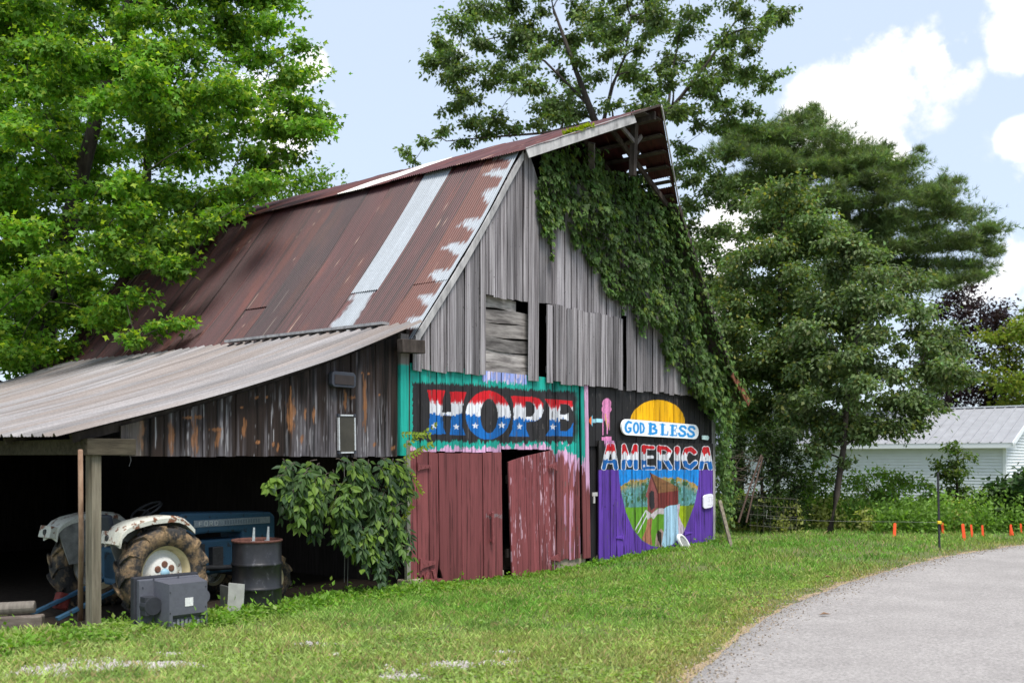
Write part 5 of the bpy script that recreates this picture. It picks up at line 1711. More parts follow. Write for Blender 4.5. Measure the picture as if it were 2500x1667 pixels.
m2 = [(-500, -150), (60, -150), (160, 200), (120, 500), (170, 700), (140, 930), (-500, 950)]
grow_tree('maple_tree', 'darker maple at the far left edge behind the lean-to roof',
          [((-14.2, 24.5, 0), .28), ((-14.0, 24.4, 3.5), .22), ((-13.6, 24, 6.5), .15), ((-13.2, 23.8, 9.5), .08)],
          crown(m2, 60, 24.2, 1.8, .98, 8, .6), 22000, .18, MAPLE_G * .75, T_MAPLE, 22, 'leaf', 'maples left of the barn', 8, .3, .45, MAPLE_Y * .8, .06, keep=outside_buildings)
m3 = [(560, 430), (640, 410), (720, 420), (760, 440), (800, 445), (810, 480), (700, 540), (500, 620), (300, 700), (100, 820), (-100, 900), (-100, 700), (300, 560)]
grow_tree('ash_tree', 'fresh green tree top showing just above the left roof ridge',
          [((-9.0, 32, 0), .25), ((-8.8, 32, 4), .2), ((-8.6, 32, 7.5), .1)],
          crown(m3, 40, 31.5, 1.6, 1.0, 9, .7), 14000, .17, np.array((.14, .26, .04)), T_OVAL, 23, 'leaf', None, 8, .3, .6, MAPLE_Y * .7, .1, keep=outside_buildings)
m4 = [(-150, -120), (420, -120), (560, 150), (590, 350), (480, 520), (320, 680), (150, 800), (-150, 880)]
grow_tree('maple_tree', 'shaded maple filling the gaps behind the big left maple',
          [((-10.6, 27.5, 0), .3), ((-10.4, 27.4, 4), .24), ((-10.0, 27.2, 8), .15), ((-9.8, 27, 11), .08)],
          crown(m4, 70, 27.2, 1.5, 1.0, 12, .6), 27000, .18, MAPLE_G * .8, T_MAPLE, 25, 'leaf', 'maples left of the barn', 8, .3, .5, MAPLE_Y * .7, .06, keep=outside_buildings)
# tall open tree behind the barn
ct = [(1085, 235), (1090, 160), (1050, 105), (1130, 55), (1180, -20), (1300, -90), (1500, -130), (1720, -90), (1850, -30), (1895, 30), (1850, 110), (1830, 150), (1895, 180), (1850, 250), (1790, 290), (1740, 330),
      (1640, 300), (1560, 255), (1400, 290), (1250, 300), (1130, 320)]
OAK = np.array((.145, .215, .075))
cl = crown(ct, 112, 34.0, 3.6, .66, 31, .6)
cl += [(*at(x, y, d), r, r, r * .6) for x, y, d, r in ((995, 375, 33, .42), (1035, 350, 33, .4), (1075, 320, 33.5, .5), (1010, 395, 33, .3), (1130, 345, 33.2, .5), (1190, 325, 33.3, .6), (1250, 318, 33.4, .55), (1310, 305, 33.6, .6), (1160, 300, 33.5, .5), (1370, 290, 33.8, .6), (1075, 110, 34, .6), (1110, 150, 33, .6), (1880, 185, 34, .6), (1885, 35, 34, .6),
       (1700, 400, 35, .8), (1760, 440, 35, .8), (1680, 500, 35, .8), (1740, 560, 35, .8), (1690, 620, 36, .9), (1790, 500, 36, .8), (1660, 360, 35, .7), (1720, 690, 36, .9), (1700, 780, 36, .9), (1770, 640, 36, .8), (1690, 440, 34, .6), (1760, 700, 36, .9), (1800, 580, 36, .9), (1720, 600, 35, .8), (1670, 560, 35, .7), (1740, 480, 35, .8), (1650, 420, 34.5, .6), (1830, 320, 35, .7), (1790, 380, 35, .7))]
grow_tree('oak_tree', 'tall open crowned dark green tree rising behind the barn ridge',
          [(tuple(Vector((3.6, 34, 0))), .36), (tp(1520, 620, 34), .24), (tp(1510, 420, 34), .15), (tp(1450, 290, 34), .095), (tp(1405, 170, 34), .065), (tp(1350, 20, 34), .03)],
          cl, 64000, .155, OAK, T_OVAL, 33, 'leaf_gloss', None, 8, .5, .6, np.array((.17, .20, .04)), .05, spread_sig=.20, thick=1.25,
          limbs=([(tp(1515, 430, 34), .17), (tp(1600, 310, 33.5), .14), (tp(1660, 240, 33), .11), (tp(1730, 150, 32.8), .07), (tp(1790, 60, 32.5), .04)],
                 [(tp(1470, 310, 34), .12), (tp(1495, 210, 33.2), .10), (tp(1525, 140, 33), .07), (tp(1540, 40, 33), .04)],
                 [(tp(1630, 280, 33.3), .08), (tp(1640, 180, 33.6), .06), (tp(1660, 80, 34), .03)],
                 [(tp(1440, 300, 34), .09), (tp(1330, 325, 33.4), .07), (tp(1200, 335, 33.2), .05), (tp(1090, 345, 33), .025)],
                 [(tp(1430, 250, 34), .09), (tp(1330, 150, 34.5), .06), (tp(1220, 90, 35), .03)]))
# white pine
pn = [(1760, 320), (1830, 330), (1920, 300), (1985, 262), (2000, 330), (2060, 345), (2130, 375), (2200, 400), (2210, 450), (2290, 450), (2340, 500), (2420, 560), (2430, 620), (2400, 660), (2330, 700), (2250, 690), (2180, 690),
      (2050, 640), (1900, 560), (1780, 480)]
PINE = np.array((.145, .205, .085))
cl = crown(pn, 115, 45, 3.4, 1.15, 41, .25)
cl += [(*at(x, y, d), rx, rx, rz) for x, y, d, rx, rz in ((1985, 270, 45, .35, .6), (1990, 310, 45, .7, .5), (2165, 360, 45, .4, .4), (2140, 385, 45, .7, .4), (1920, 290, 45, .3, .5), (2335, 445, 45, .5, .35), (2300, 440, 45, .3, .5), (2290, 500, 45, .9, .3), (2410, 560, 44, .7, .25), (2420, 620, 44, .7, .25),
       (2350, 600, 44, 1.1, .3), (2390, 672, 44, .8, .25), (2250, 370, 45, .3, .3))]
grow_tree('pine_tree', 'broad layered white pine against the clouds on the right',
          [((15.2, 45, 0), .4), (tp(2080, 800, 45), .33), (tp(2070, 560, 45), .25), (tp(2040, 400, 45), .15), (tp(1990, 280, 45), .05)],
          cl, 38000, .32, PINE, None, 43, 'leaf', None, 9, -.5, .35, None, 0, spread_sig=.30, needle=True)
# two broadleaf trees right of the barn
MAG = np.array((.14, .20, .08))
ta = [(2010, 640), (2060, 575), (2110, 580), (2140, 660), (2200, 650), (2260, 700), (2275, 790), (2330, 850), (2345, 930), (2300, 960), (2285, 1010), (2210, 1045), (2110, 1075), (2010, 1080), (1930, 1060), (1920, 980), (1960, 820)]
b1 = ground(2026, 1302)
cl = crown(ta, 70, 25.6, 1.7, .54, 51, .62)
cl += [(*at(x, y, d), r, r, r * .7) for x, y, d, r in ((1985, 1105, 24.8, .35), (2060, 1130, 24.8, .3), (2330, 900, 25, .4), (2290, 830, 25, .4))]
grow_tree('broadleaf_tree', 'dense grey green tree with leaning trunk in front of the white house',
          [((b1.x, b1.y, 0), .095), (tp(2042, 1210, 24.6), .078), (tp(2060, 1090, 24.8), .07), (tp(2070, 950, 25.2), .06), (tp(2100, 780, 25.4), .04), (tp(2110, 640, 25.5), .02)],
          cl, 42000, .13, MAG, T_OVAL, 53, 'leaf_gloss', 'broadleaf trees by the house', 8, .55, .6, np.array((.20, .21, .05)), .05, spread_sig=.33)
tb = [(1800, 600), (1860, 480), (1900, 455), (1950, 480), (2000, 520), (2040, 560), (2030, 700), (1990, 850), (1960, 1000), (1900, 1080), (1830, 1060), (1780, 1010), (1750, 900), (1740, 760)]
cl = crown(tb, 76, 28.2, 1.8, .62, 61, .7)
cl += [(*at(x, y, 28), r, r, r * 1.3) for x, y, r in ((1905, 470, .3), (1950, 520, .3), (1985, 560, .3), (2040, 600, .3))]
grow_tree('broadleaf_tree', 'taller tree with yellowish shoot tips beside the vine covered barn end',
          [((7.45, 28.2, 0), .11), (tp(1898, 1100, 28.2), .09), (tp(1900, 900, 28.2), .08), (tp(1905, 700, 28.2), .055), (tp(1910, 520, 28.2), .025)],
          cl, 52000, .13, MAG * np.array((1.0, 1.06, .9)), T_OVAL, 63, 'leaf_gloss', 'broadleaf trees by the house', 8, .5, .6, np.array((.28, .28, .06)), .10, spread_sig=.33)
# shady trees further back that close the gap between barn and house
tdk = [(1670, 640), (1740, 590), (1820, 640), (1900, 720), (2000, 800), (2080, 900), (2100, 1010), (1980, 1060), (1800, 1060), (1700, 1000), (1650, 860)]
grow_tree('shade_tree', 'dark green tree standing in the gap behind the barn corner',
          [((8.4, 37, 0), .2), ((8.4, 37, 3), .16), ((8.3, 37, 6), .08)],
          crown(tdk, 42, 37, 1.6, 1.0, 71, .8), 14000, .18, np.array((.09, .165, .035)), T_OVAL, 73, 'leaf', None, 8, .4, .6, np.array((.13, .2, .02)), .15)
tdk = [(2120, 900), (2200, 860), (2290, 900), (2320, 980), (2300, 1060), (2120, 1060)]
# purple leaved tree and a yellow green one behind the house
tpu = [(2250, 790), (2290, 735), (2330, 700), (2370, 740), (2430, 760), (2480, 790), (2500, 860), (2490, 1000), (2260, 1000), (2230, 880)]
grow_tree('plum_tree', 'dark purple leaved tree behind the white house roof',
          [((21.6, 50, 0), .25), ((21.8, 50, 4), .2), ((22, 50, 7), .1)],
          crown(tpu, 40, 50, 1.8, 1.0, 81, .85), 15000, .19, np.array((.034, .018, .028)), T_OVAL, 83, 'leaf', None, 8, .3, .7)
tyg = [(2390, 830), (2430, 800), (2470, 770), (2560, 760), (2640, 850), (2640, 1000), (2440, 1000), (2400, 900)]
grow_tree('walnut_tree', 'yellow green tree at the right edge behind the house',
          [((24.5, 48, 0), .22), ((24.6, 48, 3.5), .17), ((24.8, 48, 6.5), .08)],
          crown(tyg, 34, 47.5, 1.8, 1.0, 85, .6), 11000, .2, np.array((.16, .22, .03)), T_OVAL, 87, 'leaf', None, 8, .3, .5, np.array((.32, .33, .05)), .2)

# ------------------------------------------------------------------ shrubs and weeds right of the barn
def shrub(name, label, poly, n, d0, dd, r, leaf_n, size, colour, seed, tmpl=T_OVAL, mat='leaf', young=None, yp=0, group=None, cat='shrub', zs=.8):
    cl = crown(poly, n, d0, dd, r, seed, zs)
    cl = [c for c in cl if c[2] > .05]
    P = np.array(poly); x = P[:, 0].mean()
    b = Vector(((x - 1250) / FPX * d0, d0, 0)); top = at(x, P[:, 1].min() * .5 + P[:, 1].mean() * .5, d0)
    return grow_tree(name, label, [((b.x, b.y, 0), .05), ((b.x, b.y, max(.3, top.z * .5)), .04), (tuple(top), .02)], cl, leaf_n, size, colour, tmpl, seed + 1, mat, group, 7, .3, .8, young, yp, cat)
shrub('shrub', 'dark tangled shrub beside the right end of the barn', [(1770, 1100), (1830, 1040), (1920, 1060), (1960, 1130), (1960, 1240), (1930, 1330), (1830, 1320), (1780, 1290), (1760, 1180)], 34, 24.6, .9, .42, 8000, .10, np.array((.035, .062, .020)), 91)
shrub('shrub', 'bright green shrub left of the leaning trunk', [(1930, 1210), (1960, 1140), (1990, 1120), (2030, 1160), (2040, 1240), (2010, 1310), (1930, 1320), (1910, 1270)], 22, 26.0, .5, .36, 4200, .10, np.array((.15, .26, .04)), 93, young=np.array((.24, .3, .05)), yp=.1)
shrub('shrub', 'tall leafy sapling against the white siding', [(2290, 1120), (2330, 1090), (2370, 1110), (2370, 1170), (2350, 1240), (2310, 1240)], 12, 27, .4, .34, 1800, .12, np.array((.09, .15, .028)), 95, young=np.array((.2, .26, .05)), yp=.1)
shrub('shrub', 'broad leaved shrub at the right edge below the house corner', [(2420, 1180), (2460, 1150), (2530, 1170), (2580, 1200), (2580, 1310), (2420, 1310), (2400, 1250)], 22, 25.5, .6, .4, 2600, .17, np.array((.055, .11, .032)), 97, T_OVAL6, 'leaf_gloss')
shrub('shrub', 'low mid green bush between the trunk and the fence stake', [(2050, 1190), (2120, 1150), (2220, 1160), (2290, 1190), (2330, 1230), (2330, 1300), (2060, 1300), (2040, 1240)], 34, 27.4, .9, .44, 6500, .10, np.array((.16, .28, .05)), 99, young=np.array((.2, .26, .05)), yp=.08)
# loose weeds and seeding grass in front of them: nobody could count these
rg = np.random.default_rng(101)
npl = 3600
wx = rg.uniform(1760, 2620, npl); wd = rg.uniform(24.4, 28.5, npl)
WX = (wx - 1250) / FPX * wd
keepm = ~((wx < 1980) & (wd < 24.2)) & ~((wx > 1960) & (wx < 2100) & (wd < 25.2))
WX, wd = WX[keepm], wd[keepm]; npl = len(WX)
hgt = rg.uniform(.3, 1.0, npl) * (.35 + 1.15 * fbm(WX * .7, wd * .7, 55))
Vs, Fs, Cs = [], [], []; off = 0
k = 14
u = rg.uniform(.05, 1, (npl, k))
P_ = np.stack([WX[:, None] + rg.normal(0, .10, (npl, k)) * u, wd[:, None] + rg.normal(0, .10, (npl, k)) * u, u * hgt[:, None]], -1).reshape(-1, 3)
T_ = rg.normal(0, .6, P_.shape) + np.array((0, 0, .25)); N_ = rg.normal(0, .6, P_.shape) + np.array((0, 0, .7))
base_c = np.where((fbm(WX * .5, wd * .5, 57) > .52)[:, None], np.array((.36, .39, .13)), np.array((.20, .34, .07)))
C_ = np.repeat(base_c, k, axis=0) * rg.uniform(.6, 1.4, (len(P_), 1))
V, F, C_ = leaves(P_, T_, N_, rg.uniform(.06, .14, len(P_)), T_OVAL, C_)
tag(mesh_np('weeds', V, F, M['leaf'], None, C_), 'tall weeds and seeding grass below the house', 'weeds', kind='stuff')
# ------------------------------------------------------------------ climbing vine over the gable
def vine_leaves(P2, ybase, rg, size, colour, per=5, young=None, yp=0.0):
    """P2: (n, 2) wall points; palmate leaves hanging off the wall; returns barn-frame geometry"""
    n = len(P2)
    pos = np.stack([P2[:, 0], ybase, P2[:, 1]], 1)
    lean = rg.normal(0, .35, n)
    down = np.stack([np.sin(lean) * .6, -.35 + rg.normal(0, .25, n), -np.cos(lean)], 1)
    nrm = np.stack([rg.normal(0, .45, n), -np.ones(n), .65 + rg.normal(0, .4, n)], 1)
    tone = np.atleast_2d(colour) * rg.uniform(.55, 1.45, (n, 1)) * (1 + rg.normal(0, .06, (n, 3)))
    if young is not None:
        m = rg.random(n) < yp
        tone[m] = young * rg.uniform(.7, 1.2, (m.sum(), 1))
    sz = size * rg.uniform(.6, 1.2, n)
    b = unit(np.cross(nrm, down))
    Pa, Ta, Na, Sa, Ca = [], [], [], [], []
    for k in range(per):
        a = (k - (per - 1) / 2) * .62
        t = unit(down) * math.cos(a) + b * math.sin(a)
        Pa.append(pos); Ta.append(t + rg.normal(0, .1, (n, 3))); Na.append(nrm + rg.normal(0, .15, (n, 3))); Sa.append(sz * (1 - .22 * abs(k - (per - 1) / 2))); Ca.append(tone)
    return leaves(np.concatenate(Pa), np.concatenate(Ta), np.concatenate(Na), np.concatenate(Sa), T_OVAL, np.clip(np.concatenate(Ca), .003, .9))
vine = empty('climbing_vine', (AX, AY, 0), TH, 'dense dark creeper hanging over the right half of the gable', 'vine')
vp6 = [(735, 300), (850, 285), (980, 290), (1050, 365), (1120, 400), (1290, 430), (1340, 570), (1430, 610), (1490, 720), (1530, 850), (1575, 1000), (1600, 1100), (1625, 1250), (1600, 1330), (1640, 1400), (1690, 1480), (1730, 1640),
       (1560, 1640), (1500, 1560), (1480, 1450), (1390, 1380), (1330, 1220), (1240, 1190), (1210, 1080), (1130, 1040), (1060, 930), (960, 830), (885, 720), (860, 600), (800, 690), (740, 740), (722, 600), (722, 420)]
vpoly = [F6(x, y, -.12) for x, y in vp6]
rg = np.random.default_rng(111)
P2 = poly_points(vpoly, 6400, rg)
bul = fbm(P2[:, 0] * 1.6, P2[:, 1] * 1.3, 61)
yb = -.07 - rg.random(len(P2)) ** .7 * (.06 + .5 * sstep(.35, .75, bul)) * .75
VC = np.array((.092, .16, .042))
V1, F1, C1 = vine_leaves(P2, yb, rg, .115, VC * (.6 + .8 * fbm(P2[:, 0] * 2.3, P2[:, 1] * 2.0, 63))[:, None], 5, np.array((.17, .24, .03)), .07)
# loose tails, the corner drape and the sprig on the roof edge
tails = []
for pts, n_ in (([(770, 690), (775, 780), (778, 870)], 30), ([(760, 650), (752, 740)], 40), ([(1060, 930), (1050, 1010), (1120, 1060)], 70), ([(1120, 1050), (1200, 1090)], 50), ([(1330, 1220), (1300, 1160)], 30),
                ([(1240, 420), (1300, 470), (1330, 560)], 60), ([(850, 290), (900, 240), (930, 260)], 14), ([(900, 740), (915, 800)], 22), ([(1000, 850), (1010, 930)], 24), ([(1150, 1050), (1160, 1140)], 26), ([(1250, 1180), (1255, 1260)], 24), ([(1390, 1370), (1385, 1440)], 24), ([(820, 660), (822, 730)], 22), ([(1480, 1440), (1470, 1520)], 24)):
    pts = np.array(pts, float)
    for k in range(n_):
        u = rg.random() * (len(pts) - 1); i = int(u)
        q = pts[i] * (1 - u + i) + pts[min(i + 1, len(pts) - 1)] * (u - i) + rg.normal(0, 9, 2)
        tails.append(F6(*q, -.08))
V2, F2, C2 = vine_leaves(np.array(tails), -.07 - rg.random(len(tails)) * .1, rg, .09, VC * 1.3, 5)
cp = [(1690, 960), (1780, 940), (1800, 1000), (1790, 1100), (1800, 1200), (1790, 1290), (1755, 1300), (1752, 1150), (1740, 1040)]
cpoly = [fw(x, y, -.05) for x, y in cp]
P3 = poly_points(cpoly, 1500, rg)
V3, F3_, C3 = vine_leaves(P3, -.05 - rg.random(len(P3)) * .3 + .25 * (P3[:, 0] > 9.65), rg, .10, VC * 1.35, 5, np.array((.16, .22, .03)), .06)
# along the right roof edge
ss = rg.uniform(0, 1, 900)
P4 = np.stack([np.interp(ss, [0, .35, .8, 1], [6.9, 7.9, 9.4, 10.1]), np.interp(ss, [0, .35, .8, 1], [6.75, 5.7, 3.75, 3.2])], 1) + rg.normal(0, .10, (900, 2))
V4, F4_, C4 = vine_leaves(P4, -.2 - rg.random(900) * .3, rg, .095, VC * 1.3, 5, np.array((.14, .2, .03)), .08)
o1, o2, o3 = len(V1), len(V1) + len(V2), len(V1) + len(V2) + len(V3)
f = mesh_np('foliage', np.concatenate([V1, V2, V3, V4]), np.concatenate([F1, F2 + o1, F3_ + o2, F4_ + o3]), M['leaf_gloss'], vine, np.concatenate([C1, C2, C3, C4]))
tag(f, kind='stuff')
st = Geo()
for pts in ([(1500, 1568), (1450, 1300), (1300, 1000), (1100, 700), (900, 400)], [(1650, 1560), (1560, 1200), (1450, 900), (1300, 600)], [(780, 300), (770, 500), (760, 700), (776, 860)], [(1200, 1090), (1100, 1050), (1050, 960)]):
    st.tube([(F6(x, y)[0], -.06, F6(x, y)[1]) for x, y in pts], .014, 6)
st.build('stem', M['bark'], vine)
# young sprig on the hood's edge
V, F, C = leaves(MOSS, rg.normal(0, .7, MOSS.shape) + np.array((0, -.3, .1)), rg.normal(0, .5, MOSS.shape) + np.array((0, 0, 1)), rg.uniform(.05, .10, len(MOSS)), T_OVAL, np.array((.30, .36, .02))[None] * rg.uniform(.6, 1.3, (len(MOSS), 1)))
tag(mesh_np('roof_sprig', V, F, M['leaf'], vine, C), 'yellow green sprig on the roof edge', kind='stuff')

# ------------------------------------------------------------------ leafy vine hanging in the shed opening
sv = empty('leafy_vine', (AX, AY, 0), TH, 'large leaved green vine hanging in the shed opening beside the red door', 'vine')
svp = [(640, 1120), (700, 1108), (800, 1112), (900, 1112), (985, 1105), (1000, 1180), (1000, 1250), (995, 1330), (980, 1400), (940, 1400), (915, 1425), (880, 1420), (855, 1380), (830, 1330), (790, 1330), (760, 1330), (745, 1280), (700, 1270), (680, 1210), (630, 1180)]
spoly = [fw(x, y, -.05) for x, y in svp]
rg = np.random.default_rng(121)
T_VINE = (np.array([(0, 0, 0), (.20, .25, .05), (.23, .52, .06), (.10, .86, 0), (0, 1.05, -.08), (-.10, .86, 0), (-.23, .52, .06), (-.20, .25, .05)]), np.array([(0, 1, 2), (0, 2, 3), (0, 3, 4), (0, 4, 5), (0, 5, 6), (0, 6, 7)]))
shapes = []
for k in range(4):
    tv, tf = T_VINE
    me = bpy.data.meshes.new('leaf'); vv = tv * np.array((1.0, 1, 1)) ; vv = vv.copy(); vv[:, 0] *= (.9 + .15 * k)
    me.from_pydata([tuple(v) for v in vv], [], [tuple(map(int, t)) for t in tf]); me.update()
    a = me.color_attributes.new('Col', 'FLOAT_COLOR', 'POINT')
    c = (np.array((.07, .13, .04)), np.array((.11, .20, .04)), np.array((.06, .11, .05)), np.array((.16, .26, .04)))[k]
    a.data.foreach_set('color', np.tile(np.array((*c, 1.0)), len(vv)).astype(np.float32))
    me.materials.append(M['leaf_gloss']); shapes.append(me)
def leaf_obj(p, t, n, size, k):
    t = Vector(t).normalized(); n = Vector(n); b = n.cross(t).normalized(); n = t.cross(b)
    o = bpy.data.objects.new('leaf', shapes[k]); COLL.objects.link(o); o.parent = sv
    m = Matrix((b, t, n)).transposed().to_4x4()
    o.matrix_local = Matrix.Translation(p) @ m @ Matrix.Scale(size, 4)
    return o
# arching stems with leaves in threes along them
gg = Geo(); n_leaf = 0; LX = []
R5 = np.random.default_rng(5)
starts = [(985, 1125), (960, 1120), (930, 1118), (900, 1122), (860, 1125), (820, 1120), (780, 1130), (990, 1170), (950, 1160), (900, 1165), (850, 1170), (800, 1165), (760, 1150), (720, 1130),
          (985, 1230), (945, 1220), (905, 1215), (990, 1290), (960, 1280), (920, 1270), (700, 1140), (740, 1180), (870, 1220), (830, 1210), (950, 1330), (915, 1330), (880, 1290), (690, 1120)]
starts += [tuple(v) for v in poly_points([(640, 1115), (985, 1108), (990, 1330), (880, 1340), (800, 1230), (690, 1180)], 62, R5)]
for k, (x, y) in enumerate(starts):
    L = R5.uniform(70, 150); drift = R5.uniform(-85, 35) - (30 if x < 800 else 0); dep = R5.uniform(-.42, -.02)
    pts = []
    for u in np.linspace(0, 1, 7):
        px_, py_ = x + drift * u, y - 14 * math.sin(u * 2.2) + L * u ** 1.7
        if not inpoly(np.array([px_ * 1.0]), np.array([py_ * 1.0]), svp)[0] and u > .25 and R5.random() < .6: break
        s_, z_ = fw(px_, py_, dep); pts.append((s_, dep - .12 * u, z_))
    if len(pts) < 3: continue
    gg.tube(pts, [.008 - .005 * i / len(pts) for i in range(len(pts))], 4)
    tone = int(R5.choice([0, 0, 2, 2, 1, 3, 2]))
    P_ = np.array(pts)
    for u in np.arange(.15, 1.01, .115):
        i = min(int(u * (len(P_) - 1)), len(P_) - 2); f_ = u * (len(P_) - 1) - i
        p = P_[i] * (1 - f_) + P_[i + 1] * f_; d = unit(P_[i + 1] - P_[i])
        side = 1 if int(u * 100) % 2 else -1
        for a_ in (-.75, 0, .75):
            t_ = np.array((d[0] * .5 + math.sin(a_) * .9 + side * .25, -.3 + R5.normal(0, .25), d[2] * .35 - .55 * math.cos(a_) + R5.normal(0, .2)))
            LX.append((p + unit(t_) * .03, t_, np.array((R5.normal(0, .5), -1 + R5.normal(0, .3), .75 + R5.normal(0, .45))), R5.uniform(.085, .165), tone if R5.random() < .75 else int(R5.integers(0, 4))))
gg.build('stem', M['bark'], sv)
order = sorted(range(len(LX)), key=lambda i: LX[i][0][1])           # the ones hanging furthest out show largest
for i in order[:295]: leaf_obj(*LX[i])
rest = [LX[i] for i in order[295:]]
pos = np.array([r[0] for r in rest]); cc = np.array([(.07, .13, .04), (.11, .20, .04), (.06, .11, .05), (.16, .26, .04)])[[r[4] for r in rest]] * rg.uniform(.7, 1.25, (len(rest), 1))
V, F, C = leaves(pos, np.array([r[1] for r in rest]), np.array([r[2] for r in rest]), np.array([r[3] for r in rest]), T_VINE, cc)
# pinnate sprays by the teal corner
sp_p, sp_t = [], []
for (x0, y0), (x1, y1) in (((985, 1090), (1060, 1040)), ((985, 1120), (1050, 1085)), ((990, 1130), (1030, 1200)), ((980, 1060), (1045, 1062)), ((960, 1300), (1000, 1240)), ((940, 1190), (985, 1160))):
    for k in range(9):
        u = k / 8
        for sg in (-1, 1):
            x, y = x0 + (x1 - x0) * u, y0 + (y1 - y0) * u
            s_, z_ = fw(x, y, -.15); sp_p.append((s_, -.15, z_)); sp_t.append(((x1 - x0) * .01 + sg * .2, -.1, -(y1 - y0) * .01 + sg * .55))
sp_p, sp_t = np.array(sp_p), np.array(sp_t)
V2, F2, C2 = leaves(sp_p, sp_t, np.tile((0, -1, .6), (len(sp_p), 1)) + rg.normal(0, .3, sp_p.shape), rg.uniform(.06, .10, len(sp_p)), T_OVAL, np.array((.24, .32, .03))[None] * rg.uniform(.7, 1.2, (len(sp_p), 1)))
tag(mesh_np('foliage', np.concatenate([V, V2]), [F, F2 + len(V)], M['leaf'], sv, np.concatenate([C, C2])), kind='stuff')

# ------------------------------------------------------------------ the white house
HP = math.radians(-40)
hc = Vector((19.72, 40.0, 0))       # its near right corner; long wall runs left and away
house = empty('house', hc, HP, 'long white sided house with ribbed pale metal roof behind the trees', 'house')
# local: x along the long wall towards its right end (0 at the corner, negative leftwards), y towards the back
HL, HD, HE, HR = 15.0, 7.5, 2.38, 3.95
M['siding'] = simple('white vinyl siding', (.66, .70, .72), .6, 0, 3, .05)
M['white_trim'] = simple('white trim', (.74, .77, .80), .5)
def siding(x0, x1, y, ax, flip, top):
    gg = Geo(); zz = -.2
    while zz < top:
        z1 = min(zz + .125, top)
        if ax == 'x': vs = [(x0, y - .045, zz), (x1, y - .045, zz), (x1, y, z1), (x0, y, z1), (x0, y, zz), (x1, y, zz)]
        else: vs = [(y + .022, x0, zz), (y + .022, x1, zz), (y, x1, z1), (y, x0, z1), (y, x0, zz), (y, x1, zz)]
        gg.add(vs, [(0, 1, 2, 3), (4, 5, 1, 0)]); zz += .125
    return gg
siding(-HL, 0, 0, 'x', 0, HE).build('wall', M['siding'], house)
g2 = Geo(); zz = -.2
while zz < HR - .05:
    z1 = zz + .125
    if zz < HE: a0_, a1_ = 0, HD
    else:
        k = (zz - HE) / (HR - HE) * HD / 2; a0_, a1_ = k, HD - k
    g2.add([(.045, a0_, zz), (.045, a1_, zz), (0, a1_, z1), (0, a0_, z1), (0, a0_, zz), (0, a1_, zz)], [(0, 1, 2, 3), (4, 5, 1, 0)]); zz += .125
g2.build('wall', M['siding'], house)
Geo().box((-HL / 2, HD, 1.1), (HL, .05, 2.6)).build('wall', M['siding'], house)
Geo().box((-HL, HD / 2, 1.1), (.05, HD, 2.6)).build('wall', M['siding'], house)
Geo().box((.0, .0, 1.1), (.12, .12, 2.6)).build('corner_trim', M['white_trim'], house)
Geo().box((-HL / 2 + .15, -.42, HE - .04), (HL + .7, .03, .2)).build('fascia', M['white_trim'], house)
Geo().box((-HL / 2 + .15, -.2, HE - .13), (HL + .6, .42, .02)).build('soffit', M['white_trim'], house)
ov = .45
for sg in (0, 1):
    a_ = (.40, -ov, HE - .02) if sg == 0 else (.40, HD + ov, HE - .02)
    Geo().bar(a_, (.40, HD / 2, HR + .02), .03, .2).build('verge_board', M['white_trim'], house)
roofm = simple('pale metal roofing', (.31, .315, .335), .5, 0, 2, .12, .4, 0, (1, 1, 1))
nP = 38; pwid = (HL + .8) / nP
for side in (0, 1):
    for k in range(nP):
        x0 = -HL - .4 + k * pwid
        ya, yb_ = (-ov, HD / 2) if side == 0 else (HD + ov, HD / 2)
        z0, z1 = HE + .06, HR + .1
        gg = Geo()
        gg.add([(x0 + .005, ya, z0), (x0 + pwid - .005, ya, z0), (x0 + pwid - .005, yb_, z1), (x0 + .005, yb_, z1)], [(0, 1, 2, 3)])
        gg.bar((x0, ya, z0 + .02), (x0, yb_, z1 + .02), .05, .05)
        gg.build('roof_panel', roofm, house)
Geo().box((-HL / 2, HD / 2, HR + .13), (HL + .8, .3, .04)).build('ridge_cap', M['white_trim'], house)
Geo().prism([(-HL + .1, HE + .0), (-.1, HE + .0), (-.1, HE + .02), (-HL + .1, HE + .02)], .1, HD - .1).build('ceiling', M['white_trim'], house)

# ------------------------------------------------------------------ stakes, rods, fence bits
orange = simple('orange flag paint', tuple(lin(255, 92, 52)), .6, 0, 30, .12)
names = ['leftmost short orange stake, apart from the rest in the long grass', 'orange stake just right of the black fence post', 'tall tilted orange stake, third from the left',
         'thin orange stake, fourth from the left', 'thin orange stake, fifth from the left', 'orange stake left of the crossed pair near the right edge', 'tilted orange stake crossing its neighbour near the right edge', 'rightmost orange stake at the picture edge']
for (zx, z0, z1, tilt, w), lab in zip(((1420, 1062, 958, .05, .075), (1772, 1035, 955, -.08, .06), (1924, 1085, 962, -.10, .07), (1980, 1058, 968, -.10, .05), (2058, 1064, 972, -.06, .05), (2255, 1048, 968, .02, .05), (2272, 1050, 975, -.22, .05), (2332, 1034, 962, -.08, .05)), names):
    b = ground(1700 + zx / 2.94, 950 + z1 * 0 / 2.94 + z0 / 2.94)
    h = (z0 - z1) / 2.94 * b.y / FPX
    gg = Geo(); gg.prism([(-w / 2, 0), (w / 2, 0), (w / 2 * .9, h * .96), (0, h), (-w / 2 * .95, h * .93)], -.010, .010)
    o = gg.build('marker_stake', orange); o.location = b; o.rotation_euler = (0, tilt, random.uniform(-.3, .3))
    tag(o, lab, 'stake', 'orange marker stakes in the weeds')
b = ground(2294, 1343)
fp = empty('fence_post', b, 0, 'thin black metal post with yellow insulator beside the road', 'post')
Geo().bar((0, 0, -.1), (-.035, 0, 1.56), .035, .03).build('shaft', M['iron'], fp)
